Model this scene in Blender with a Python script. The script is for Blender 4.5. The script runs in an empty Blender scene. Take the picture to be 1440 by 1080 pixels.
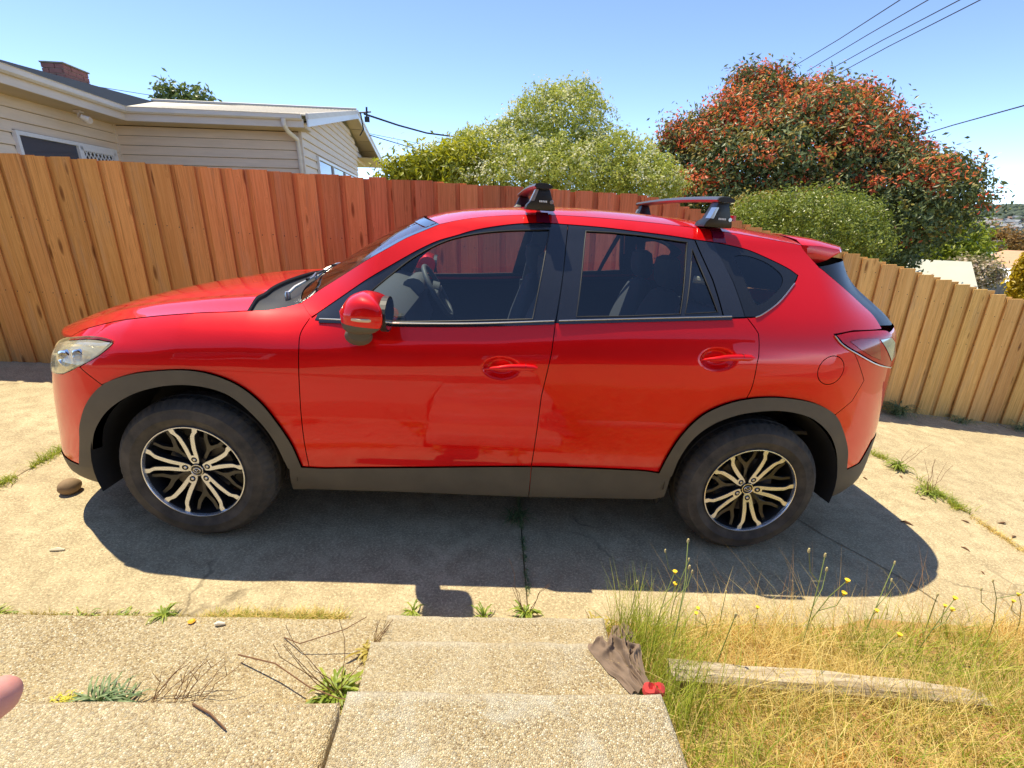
import bpy, bmesh, math, random
import numpy as np
from mathutils import Vector, Matrix
from mathutils.geometry import delaunay_2d_cdt
random.seed(7); rng = np.random.default_rng(7)
SC = bpy.context.scene; COL = SC.collection
# ------------------------------------------------------------------ frame, camera, light
SLOPE = math.atan2(.054, .998)                 # the driveway falls away to the right by about 3 degrees
TM = Matrix.Rotation(SLOPE, 4, 'Y')            # driveway frame -> upright world
cs, sn = math.cos(SLOPE), math.sin(SLOPE)
cam = bpy.data.objects.new('camera', bpy.data.cameras.new('camera')); COL.objects.link(cam)
cam.data.sensor_width = 36; cam.data.lens = 36 * 687.8 / 1440; cam.data.clip_end = 8000; cam.data.clip_start = .02
_yaw, _pit, _rol = (-0.07297, -0.33257, -0.07108)
_R = Matrix.Rotation(_yaw, 3, 'Z') @ Matrix.Rotation(_pit, 3, 'X') @ Matrix.Rotation(_rol, 3, 'Y')
_r, _f, _u = _R.col[0], _R.col[1], _R.col[2]
_M = Matrix((( _r[0], _u[0], -_f[0]), (_r[1], _u[1], -_f[1]), (_r[2], _u[2], -_f[2]))).to_4x4()
_M.translation = Vector((1.3055, -2.0904, 1.6006))
cam.matrix_world = TM @ _M
SC.camera = cam
SUN = (TM.to_3x3() @ Vector((-.315, .278, 1.0))).normalized()
w = bpy.data.worlds.new('World'); SC.world = w; w.use_nodes = True
nt = w.node_tree; bg = nt.nodes['Background']
sky = nt.nodes.new('ShaderNodeTexSky'); sky.sky_type = 'NISHITA'; sky.sun_disc = False
sky.sun_elevation = math.asin(SUN.z); sky.sun_rotation = math.atan2(SUN.x, SUN.y)
sky.altitude = 150; sky.air_density = .36; sky.dust_density = 0; sky.ozone_density = .5
nt.links.new(sky.outputs[0], bg.inputs[0]); bg.inputs[1].default_value = .15
sun = bpy.data.objects.new('sun', bpy.data.lights.new('sun', 'SUN')); COL.objects.link(sun)
sun.data.energy = 2.7; sun.data.angle = math.radians(.5); sun.data.color = (1, .89, .66)
sun.rotation_euler = SUN.to_track_quat('Z', 'Y').to_euler()
SC.view_settings.view_transform = 'Standard'; SC.view_settings.look = 'None'
SC.view_settings.gamma = 1; SC.view_settings.use_curve_mapping = False; SC.view_settings.exposure = 1.5
SC.cycles.max_bounces = 8; SC.cycles.transparent_max_bounces = 24
SC.cycles.use_denoising = True

# ------------------------------------------------------------------ helpers
WORLD = set()                                  # names of things already built in the upright world frame
def link(o, parent=None, label=None, cat=None, group=None, kind=None, world=False):
    COL.objects.link(o)
    if parent is not None: o.parent = parent
    if label: o['label'] = label
    if cat: o['category'] = cat
    if group: o['group'] = group
    if kind: o['kind'] = kind
    if world: WORLD.add(o.name)
    return o
def empty(name, loc=(0, 0, 0), rz=0, **k):
    o = bpy.data.objects.new(name, None); o.location = loc; o.rotation_euler = (0, 0, rz); o.empty_display_size = .1
    return link(o, **k)
def mesh(name, V, F, mats, smooth=False, mi=None, normals=None, **k):
    me = bpy.data.meshes.new(name)
    V = np.asarray(V, np.float32).reshape(-1, 3)
    if isinstance(F, np.ndarray):
        n, c = F.shape
        me.vertices.add(len(V)); me.vertices.foreach_set('co', V.ravel())
        me.loops.add(n * c); me.loops.foreach_set('vertex_index', F.ravel().astype(np.int32))
        me.polygons.add(n); me.polygons.foreach_set('loop_start', np.arange(0, n * c, c, dtype=np.int32))
        me.polygons.foreach_set('loop_total', np.full(n, c, np.int32)); me.update(calc_edges=True)
    else:
        me.from_pydata([tuple(map(float, v)) for v in V], [], [tuple(map(int, f)) for f in F])
    for m in (mats if isinstance(mats, (list, tuple)) else [mats]): me.materials.append(m)
    if mi is not None: me.polygons.foreach_set('material_index', np.asarray(mi, np.int32))
    me.polygons.foreach_set('use_smooth', np.full(len(me.polygons), bool(smooth)))
    if normals is not None: me.normals_split_custom_set([tuple(map(float, x)) for x in normals])
    me.update()
    return link(bpy.data.objects.new(name, me), **k)
class MB:
    """collects boxes, tubes and lofts for one mesh"""
    def __init__(s): s.V = []; s.F = []
    def add(s, V, F):
        b = len(s.V); s.V += [tuple(map(float, v)) for v in V]; s.F += [tuple(b + i for i in f) for f in F]; return s
    def box(s, a, b, M=None):
        x0, y0, z0 = a; x1, y1, z1 = b
        V = [Vector(p) for p in ((x0, y0, z0), (x1, y0, z0), (x1, y1, z0), (x0, y1, z0), (x0, y0, z1), (x1, y0, z1), (x1, y1, z1), (x0, y1, z1))]
        if M is not None: V = [M @ v for v in V]
        return s.add(V, [(3, 2, 1, 0), (4, 5, 6, 7), (0, 1, 5, 4), (1, 2, 6, 5), (2, 3, 7, 6), (3, 0, 4, 7)])
    def tube(s, pts, r, n=8, cap=True, close=False):
        pts = [Vector(p) for p in pts]; rs = r if isinstance(r, (list, tuple)) else [r] * len(pts)
        V = []; F = []; N = len(pts); up = None
        for i, p in enumerate(pts):
            a = pts[i - 1] if (i > 0 or close) else p; c = pts[(i + 1) % N] if (i < N - 1 or close) else p
            t = (c - a).normalized()
            if up is None: up = t.orthogonal().normalized()
            up = (up - t * up.dot(t)).normalized(); sd = t.cross(up)
            for k in range(n):
                an = 2 * math.pi * k / n; V.append(p + (up * math.cos(an) + sd * math.sin(an)) * rs[i])
        for i in range(N if close else N - 1):
            j = (i + 1) % N
            for k in range(n): F.append((i * n + k, i * n + (k + 1) % n, j * n + (k + 1) % n, j * n + k))
        if cap and not close:
            F.append(tuple(range(n - 1, -1, -1))); F.append(tuple((N - 1) * n + k for k in range(n)))
        return s.add(V, F)
    def loft(s, rings, cap=True, closed=True):
        n = len(rings[0]); V = [v for r in rings for v in r]; F = []
        for i in range(len(rings) - 1):
            for k in range(n if closed else n - 1):
                F.append((i * n + k, i * n + (k + 1) % n, (i + 1) * n + (k + 1) % n, (i + 1) * n + k))
        if cap: F += [tuple(range(n - 1, -1, -1)), tuple((len(rings) - 1) * n + k for k in range(n))]
        return s.add(V, F)
    def lathe(s, prof, n=48, axis='y', c=(0, 0, 0), cap=False):
        V = []; F = []; m = len(prof)
        for k in range(n):
            a = 2 * math.pi * k / n
            for r, h in prof:
                p = (r * math.cos(a), h, r * math.sin(a)) if axis == 'y' else ((r * math.cos(a), r * math.sin(a), h) if axis == 'z' else (h, r * math.cos(a), r * math.sin(a)))
                V.append((p[0] + c[0], p[1] + c[1], p[2] + c[2]))
        for k in range(n):
            for j in range(m - 1):
                a, b = k * m + j, ((k + 1) % n) * m + j
                F.append((a, b, b + 1, a + 1))
        return s.add(V, F)
    def prism(s, poly, f0, f1):
        """poly: 2-D points, f0 and f1 map one to its front and back 3-D point"""
        n = len(poly)
        return s.add([f0(p) for p in poly] + [f1(p) for p in poly], [tuple(range(n)), tuple(range(2 * n - 1, n - 1, -1))] + [(k, k + n, (k + 1) % n + n, (k + 1) % n) for k in range(n)])
    def obj(s, name, m, smooth=False, bevel=0, weld=False, **k):
        o = mesh(name, s.V, s.F, m, smooth, **k)
        if bevel or weld:
            bm = bmesh.new(); bm.from_mesh(o.data)
            if weld: bmesh.ops.remove_doubles(bm, verts=bm.verts, dist=1e-5)
            bmesh.ops.recalc_face_normals(bm, faces=bm.faces)
            if bevel: bmesh.ops.bevel(bm, geom=[e for e in bm.edges if e.calc_face_angle(0) > .6], offset=bevel, segments=2, affect='EDGES', profile=.6)
            bm.to_mesh(o.data); bm.free()
            if smooth: o.data.polygons.foreach_set('use_smooth', np.ones(len(o.data.polygons), bool))
        else:
            bm = bmesh.new(); bm.from_mesh(o.data); bmesh.ops.recalc_face_normals(bm, faces=bm.faces); bm.to_mesh(o.data); bm.free()
        if smooth: o.data.set_sharp_from_angle(angle=math.radians(38))
        return o
def copyobj(o, parent=None, **k):
    c = o.copy(); COL.objects.link(c)
    if parent is not None: c.parent = parent
    for a, b in k.items(): setattr(c, a, b)
    return c
def copytree(o, parent=None):
    c = copyobj(o, parent)
    for ch in o.children: copytree(ch, c)
    return c
def smoothstep(a, b, x):
    t = np.clip((np.asarray(x, float) - a) / (b - a), 0, 1); return t * t * (3 - 2 * t)
def fnoise(x, y, seed=0, oct=4, scale=1.0):
    """cheap value noise, vectorised, -1..1"""
    x = np.asarray(x, float) * scale; y = np.asarray(y, float) * scale; o = np.zeros(np.broadcast(x, y).shape); amp = 1; tot = 0
    for k in range(oct):
        xi = np.floor(x); yi = np.floor(y); fx = x - xi; fy = y - yi; fx = fx * fx * (3 - 2 * fx); fy = fy * fy * (3 - 2 * fy)
        def h(a, b):
            v = np.sin(a * 127.1 + b * 311.7 + seed * 17.3 + k * 71.7) * 43758.5453; return v - np.floor(v)
        o += amp * (h(xi, yi) * (1 - fx) * (1 - fy) + h(xi + 1, yi) * fx * (1 - fy) + h(xi, yi + 1) * (1 - fx) * fy + h(xi + 1, yi + 1) * fx * fy)
        tot += amp; amp *= .5; x = x * 2.03 + 5.1; y = y * 2.03 + 1.7
    return o / tot * 2 - 1

# ------------------------------------------------------------------ materials
class NT:
    def __init__(s, name):
        s.m = bpy.data.materials.new(name); s.m.use_nodes = True; s.t = s.m.node_tree; s.b = s.t.nodes['Principled BSDF']; s.out = s.t.nodes['Material Output']
    def n(s, t, **k):
        x = s.t.nodes.new(t)
        for a, b in k.items():
            if a.startswith('i_'): x.inputs[int(a[2:]) if a[2:].isdigit() else a[2:].replace('_', ' ')].default_value = b
            else: setattr(x, a, b)
        return x
    def l(s, a, b): s.t.links.new(a, b)
    def co(s, scale=(1, 1, 1), kind='Object', rot=(0, 0, 0)):
        c = s.n('ShaderNodeTexCoord'); mp = s.n('ShaderNodeMapping'); mp.inputs['Scale'].default_value = scale; mp.inputs['Rotation'].default_value = rot
        s.l(c.outputs[kind], mp.inputs[0]); return mp.outputs[0]
    def noise(s, co, scale, detail=6, rough=.55, dist=0):
        x = s.n('ShaderNodeTexNoise'); x.inputs['Scale'].default_value = scale; x.inputs['Detail'].default_value = detail; x.inputs['Roughness'].default_value = rough; x.inputs['Distortion'].default_value = dist
        if co is not None: s.l(co, x.inputs['Vector'])
        return x.outputs[0]
    def ramp(s, v, stops, interp='LINEAR'):
        r = s.n('ShaderNodeValToRGB'); r.color_ramp.interpolation = interp; e = r.color_ramp.elements
        while len(e) < len(stops): e.new(.5)
        for i, (p, c) in enumerate(stops): e[i].position = p; e[i].color = (*c, 1) if len(c) == 3 else c
        s.l(v, r.inputs[0]); return r.outputs[0]
    def mix(s, f, a, b, mode='MIX'):
        x = s.n('ShaderNodeMix', data_type='RGBA', blend_type=mode)
        for sock, v in ((x.inputs[0], f), (x.inputs[6], a), (x.inputs[7], b)):
            if isinstance(v, (int, float)): sock.default_value = v
            elif isinstance(v, tuple): sock.default_value = (*v, 1)
            else: s.l(v, sock)
        return x.outputs[2]
    def math(s, op, a, b=None):
        x = s.n('ShaderNodeMath', operation=op)
        for i, v in enumerate((a, b)):
            if v is None: continue
            if isinstance(v, (int, float)): x.inputs[i].default_value = v
            else: s.l(v, x.inputs[i])
        return x.outputs[0]
    def bump(s, h, strength=.3, dist=.01, prev=None):
        x = s.n('ShaderNodeBump'); x.inputs['Strength'].default_value = strength; x.inputs['Distance'].default_value = dist
        s.l(h, x.inputs['Height'])
        if prev is not None: s.l(prev, x.inputs['Normal'])
        return x.outputs[0]
    def set(s, color=None, rough=None, metal=None, normal=None, coat=None, spec=None, coatr=None, **k):
        for nm, v in (('Base Color', color), ('Roughness', rough), ('Metallic', metal), ('Normal', normal), ('Coat Weight', coat), ('Specular IOR Level', spec), ('Coat Roughness', coatr)):
            if v is None: continue
            if isinstance(v, tuple): s.b.inputs[nm].default_value = (*v, 1)
            elif isinstance(v, (int, float)): s.b.inputs[nm].default_value = v
            else: s.l(v, s.b.inputs[nm])
        return s.m
def plain(name, c, rough=.5, metal=0, coat=0, spec=.5, var=.12, vs=30, bump=0):
    t = NT(name); co = t.co()
    n = t.noise(co, vs, 5)
    a = tuple(x * (1 - var) for x in c); b = tuple(min(1, x * (1 + var)) for x in c)
    t.set(t.mix(n, a, b), rough, metal, coat=coat, spec=spec)
    if bump: t.set(normal=t.bump(n, bump, .004))
    return t.m
def glassmat(name, tint, rough=.0, refl=1.0, ior=1.5, haze=0):
    t = NT(name); t.t.nodes.remove(t.b)
    tr = t.n('ShaderNodeBsdfTransparent'); tr.inputs[0].default_value = (*tint, 1)
    gl = t.n('ShaderNodeBsdfGlossy'); gl.inputs['Roughness'].default_value = rough; gl.inputs[0].default_value = (refl, refl, refl, 1)
    # same reflectance from both faces of the single-sheet pane
    geo = t.n('ShaderNodeNewGeometry'); io = t.n('ShaderNodeMix', data_type='FLOAT'); io.inputs[2].default_value = ior; io.inputs[3].default_value = 1 / ior; t.l(geo.outputs['Backfacing'], io.inputs[0])
    fr = t.n('ShaderNodeFresnel'); t.l(io.outputs[0], fr.inputs[0])
    if haze:      # yellowed polycarbonate
        df = t.n('ShaderNodeBsdfDiffuse'); df.inputs[0].default_value = (.86, .78, .55, 1); hz = t.n('ShaderNodeMixShader'); hz.inputs[0].default_value = haze; t.l(tr.outputs[0], hz.inputs[1]); t.l(df.outputs[0], hz.inputs[2]); tr = hz
    mx = t.n('ShaderNodeMixShader'); t.l(fr.outputs[0], mx.inputs[0]); t.l(tr.outputs[0], mx.inputs[1]); t.l(gl.outputs[0], mx.inputs[2]); t.l(mx.outputs[0], t.out.inputs[0])
    return t.m
def leafmat(name, c1, c2, trans=.35, rough=.45, spec=.4):
    t = NT(name); at = t.n('ShaderNodeAttribute', attribute_name='tint')
    col = t.mix(at.outputs['Fac'], c1, c2)
    t.set(col, rough, spec=spec)
    tl = t.n('ShaderNodeBsdfTranslucent'); t.l(t.mix(.5, col, t.mix(1.0, col, (1.0, .95, .35), 'MULTIPLY')), tl.inputs[0])
    mx = t.n('ShaderNodeMixShader'); mx.inputs[0].default_value = trans
    t.l(t.b.outputs[0], mx.inputs[1]); t.l(tl.outputs[0], mx.inputs[2]); t.l(mx.outputs[0], t.out.inputs[0])
    return t.m
# car
def paint_mat():
    t = NT('candy_red_paint'); co = t.co()
    fl = t.noise(t.co((900, 900, 900)), 1, 1)
    t.set((.78, .002, .003), .36, .35, coat=1.0, coatr=.012, spec=.15)
    dust = t.noise(co, 3.0, 8, .65)
    d2 = t.ramp(dust, [(.45, (.38, .38, .38)), (.75, (.46, .46, .46))])
    t.l(d2, t.b.inputs['Roughness'])
    t.b.inputs['Coat IOR'].default_value = 1.49
    return t.m
M = {}
M['paint'] = paint_mat()
def cladding_mat():
    t = NT('dusty_black_cladding'); co = t.co()
    n = t.noise(co, 5, 8, .6); g = t.noise(co, 260, 2)
    t.set(t.mix(n, (.074, .067, .054), (.165, .142, .105)), .62, spec=.35, normal=t.bump(g, .12, .0015)); return t.m
M['clad'] = cladding_mat()
M['black'] = plain('black_rubber', (.012, .012, .013), .55)
M['gloss'] = plain('gloss_black_trim', (.012, .013, .016), .09, coat=.6)
M['pillar'] = plain('satin_black_pillar_film', (.018, .020, .028), .20, coat=.8)
M['liner'] = plain('dark_wheel_liner', (.016, .016, .017), .8, bump=.3)
M['glass'] = glassmat('tinted_side_glass', (.70, .77, .82), 0, 1, 1.80)
M['windscreen'] = glassmat('windscreen_glass', (.78, .84, .80), 0, 1, 1.55)
M['lens'] = glassmat('clear_lamp_lens', (.95, .94, .86), .03, 1, 1.5, haze=.34)
M['chrome'] = plain('chrome', (.78, .78, .78), .10, 1, var=.03)
M['satin'] = plain('satin_aluminium', (.62, .62, .62), .30, 1, var=.05)
def tyre_mat():
    t = NT('dusty_tyre_rubber'); co = t.co()
    n = t.noise(co, 9, 8, .65)
    t.set(t.mix(t.ramp(n, [(.35, (0, 0, 0)), (.75, (1, 1, 1))]), (.045, .042, .038), (.125, .108, .085)), .78, spec=.3, normal=t.bump(t.noise(co, 140, 3), .12, .002)); return t.m
M['tyre'] = tyre_mat()
M['rimface'] = plain('machined_alloy_face', (.76, .79, .84), .27, .85, var=.06, vs=60)
M['rimblack'] = plain('black_alloy', (.014, .014, .015), .28, coat=.4)
M['iron'] = plain('brake_iron', (.16, .15, .14), .5, .7, var=.3)
M['redlens'] = plain('red_lamp_lens', (.62, .004, .012), .12, coat=.2, spec=.3, var=.25, vs=25)
M['smoke'] = plain('clear_lamp_section', (.38, .40, .40), .12, .4, coat=1, var=.35, vs=40)
M['amber'] = plain('indicator_lens', (.75, .55, .36), .15, coat=1)
M['cabin'] = plain('cabin_dark_plastic', (.095, .10, .11), .6, bump=.1)
M['seat'] = plain('seat_black_fabric', (.085, .087, .098), .85, bump=.2, vs=200)
M['lining'] = plain('pale_headlining', (.36, .35, .32), .9)
M['wing'] = plain('black_tail_trim', (.010, .011, .014), .35, spec=.3)
M['lenscore'] = plain('dark_red_lamp_core', (.42, .0, .006), .12, coat=.6, var=.35, vs=40)
M['white'] = plain('white_print', (.75, .75, .74), .5)
M['lh'] = plain('lamp_housing_grey', (.86, .78, .56), .30, .75)
# ---- car body surface: plan curve of the flank + inward offset per height
def pchip(xs, ys):
    xs = np.asarray(xs, float); ys = np.asarray(ys, float)
    h = np.diff(xs); dl = np.diff(ys) / h
    m = np.zeros_like(ys); m[0] = dl[0]; m[-1] = dl[-1]
    for i in range(1, len(xs) - 1):
        if dl[i - 1] * dl[i] > 0:
            w1 = 2 * h[i] + h[i - 1]; w2 = h[i] + 2 * h[i - 1]
            m[i] = (w1 + w2) / (w1 / dl[i - 1] + w2 / dl[i])
    def fn(x):
        x = np.asarray(x, float)
        i = np.clip(np.searchsorted(xs, x) - 1, 0, len(xs) - 2)
        t = (x - xs[i]) / h[i]
        t = np.clip(t, -0.6, 1.6)
        a = (1 + 2 * t) * (1 - t) ** 2 * ys[i] + t * (1 - t) ** 2 * h[i] * m[i] + t * t * (3 - 2 * t) * ys[i + 1] + t * t * (t - 1) * h[i] * m[i + 1]
        lo = ys[0] + m[0] * (x - xs[0]); hi = ys[-1] + m[-1] * (x - xs[-1])
        return np.where(x < xs[0], lo, np.where(x > xs[-1], hi, a))
    return fn
def natspline(t, y):
    n = len(t); h = np.diff(t); A = np.zeros((n, n)); b = np.zeros(n)
    A[0, 0] = A[-1, -1] = 1
    for i in range(1, n - 1):
        A[i, i - 1] = h[i - 1]; A[i, i] = 2 * (h[i - 1] + h[i]); A[i, i + 1] = h[i]
        b[i] = 6 * ((y[i + 1] - y[i]) / h[i] - (y[i] - y[i - 1]) / h[i - 1])
    M = np.linalg.solve(A, b)
    def fn(x):
        i = np.clip(np.searchsorted(t, x) - 1, 0, n - 2)
        d1 = t[i + 1] - x; d0 = x - t[i]
        return (M[i] * d1 ** 3 + M[i + 1] * d0 ** 3) / (6 * h[i]) + (y[i] / h[i] - M[i] * h[i] / 6) * d1 + (y[i + 1] / h[i] - M[i + 1] * h[i] / 6) * d0
    return fn
YC = 0.92
PLAN = np.array([(-.93, .92), (-.925, .68), (-.90, .45), (-.85, .28), (-.765, .165), (-.64, .085), (-.42, .028), (-.15, .003), (.15, 0), (.5, 0), (.95, 0), (1.4, 0), (1.9, 0), (2.3, 0), (2.6, .002), (2.85, .012), (3.05, .032), (3.22, .068), (3.36, .125), (3.47, .213), (3.56, .36), (3.615, .6), (3.63, .92)])
_u = np.r_[0, np.cumsum(np.hypot(*np.diff(PLAN, axis=0).T))]
_fx, _fy = natspline(_u, PLAN[:, 0]), natspline(_u, PLAN[:, 1])
_uu = np.linspace(0, _u[-1], 4001)
_px, _py = _fx(_uu), _fy(_uu)
_ss = np.r_[0, np.cumsum(np.hypot(np.diff(_px), np.diff(_py)))]
_ss = _ss - np.interp(0.5, _px[1000:3000], _ss[1000:3000]) + 0.5
_tx, _ty = np.gradient(_px, _ss), np.gradient(_py, _ss)
S_NOSE, S_TAIL = _ss[0], _ss[-1]
SEC = [
 (-1.0, pchip([.16,.2,.25,.33,.45,.58,.66,.72,.8,.86,.91,.96,1.0], [.13,.08,.055,.05,.065,.085,.10,.115,.135,.16,.21,.30,.42])),
 (-.35, pchip([.16,.2,.25,.33,.42,.5,.6,.75,.87,.95,1.0,1.04,1.08,1.11,1.14], [.15,.11,.07,.03,.01,-.005,-.02,-.03,-.03,-.02,.0,.03,.075,.13,.22])),
 (.35, pchip([.16,.2,.25,.33,.42,.5,.6,.75,.87,.95,1.0,1.04,1.08,1.12,1.16], [.15,.11,.07,.03,.01,-.005,-.02,-.03,-.03,-.02,-.005,.02,.06,.115,.2])),
 (.85, pchip([.16,.2,.25,.3,.36,.42,.5,.6,.7,.8,.9,.97,1.02,1.08,1.13,1.2,1.3,1.4,1.5,1.57,1.62], [.15,.1,.065,.045,.03,.02,.0,-.018,-.03,-.034,-.03,-.022,-.008,.015,.035,.068,.122,.185,.255,.31,.38])),
 (2.25, pchip([.16,.2,.25,.3,.36,.42,.5,.6,.7,.8,.9,.97,1.02,1.08,1.13,1.2,1.3,1.4,1.5,1.57,1.62], [.15,.1,.065,.045,.03,.02,.0,-.018,-.03,-.034,-.03,-.024,-.012,.006,.028,.065,.122,.185,.255,.31,.38])),
 (2.9, pchip([.18,.28,.36,.45,.6,.75,.87,.95,1.02,1.08,1.13,1.2,1.3,1.4,1.5,1.57,1.62], [.12,.06,.02,0,-.02,-.03,-.03,-.028,-.02,-.004,.018,.06,.122,.185,.255,.31,.38])),
 (3.45, pchip([.18,.22,.28,.35,.42,.5,.6,.75,.85,1.0,1.06,1.1,1.15,1.22,1.33,1.46,1.55,1.62], [.15,.095,.055,.022,.012,.010,.010,.020,.028,.044,.054,.068,.11,.19,.30,.37,.40,.43])),
]
SECS = [a for a, b in SEC]
def offs(s, z):
    s = np.asarray(s, float); z = np.asarray(z, float)
    zz = z - np.interp(s, [-.9, -.4, -.23, .02, .28, .5], [0, -.095, -.045, -.01, .0, 0]) * np.clip((z - .65) / .35, 0, 1) ** 2 * np.clip((s + .95) / .35, 0, 1)
    w = np.clip((z - .72) / .3, 0, 1); w = w * w * (3 - 2 * w); w2 = np.clip((1.55 - z) / .32, 0, 1); w2 = w2 * w2 * (3 - 2 * w2)
    zz = zz - .075 * np.clip((s - .85) / 1.6, 0, 1) * w * w2
    v = np.array([fn(zz) for a, fn in SEC])
    i = np.clip(np.searchsorted(SECS, s) - 1, 0, len(SECS) - 2)
    a0 = np.array(SECS)[i]; a1 = np.array(SECS)[i + 1]
    t = np.clip((s - a0) / (a1 - a0), 0, 1); t = t * t * (3 - 2 * t)
    v = v.reshape(len(SEC), -1); ii = i.ravel(); k = np.arange(v.shape[1])
    return (v[ii, k] * (1 - t.ravel()) + v[ii + 1, k] * t.ravel()).reshape(s.shape)
def wall(s, z, proud=0.0):
    s = np.asarray(s, float); z = np.asarray(z, float)
    x = np.interp(s, _ss, _px); y = np.interp(s, _ss, _py)
    tx = np.interp(s, _ss, _tx); ty = np.interp(s, _ss, _ty)
    d = offs(s, z) - proud
    return np.stack([x - ty * d, y + tx * d, z], -1)     # inward normal = (-ty, tx)

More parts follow.
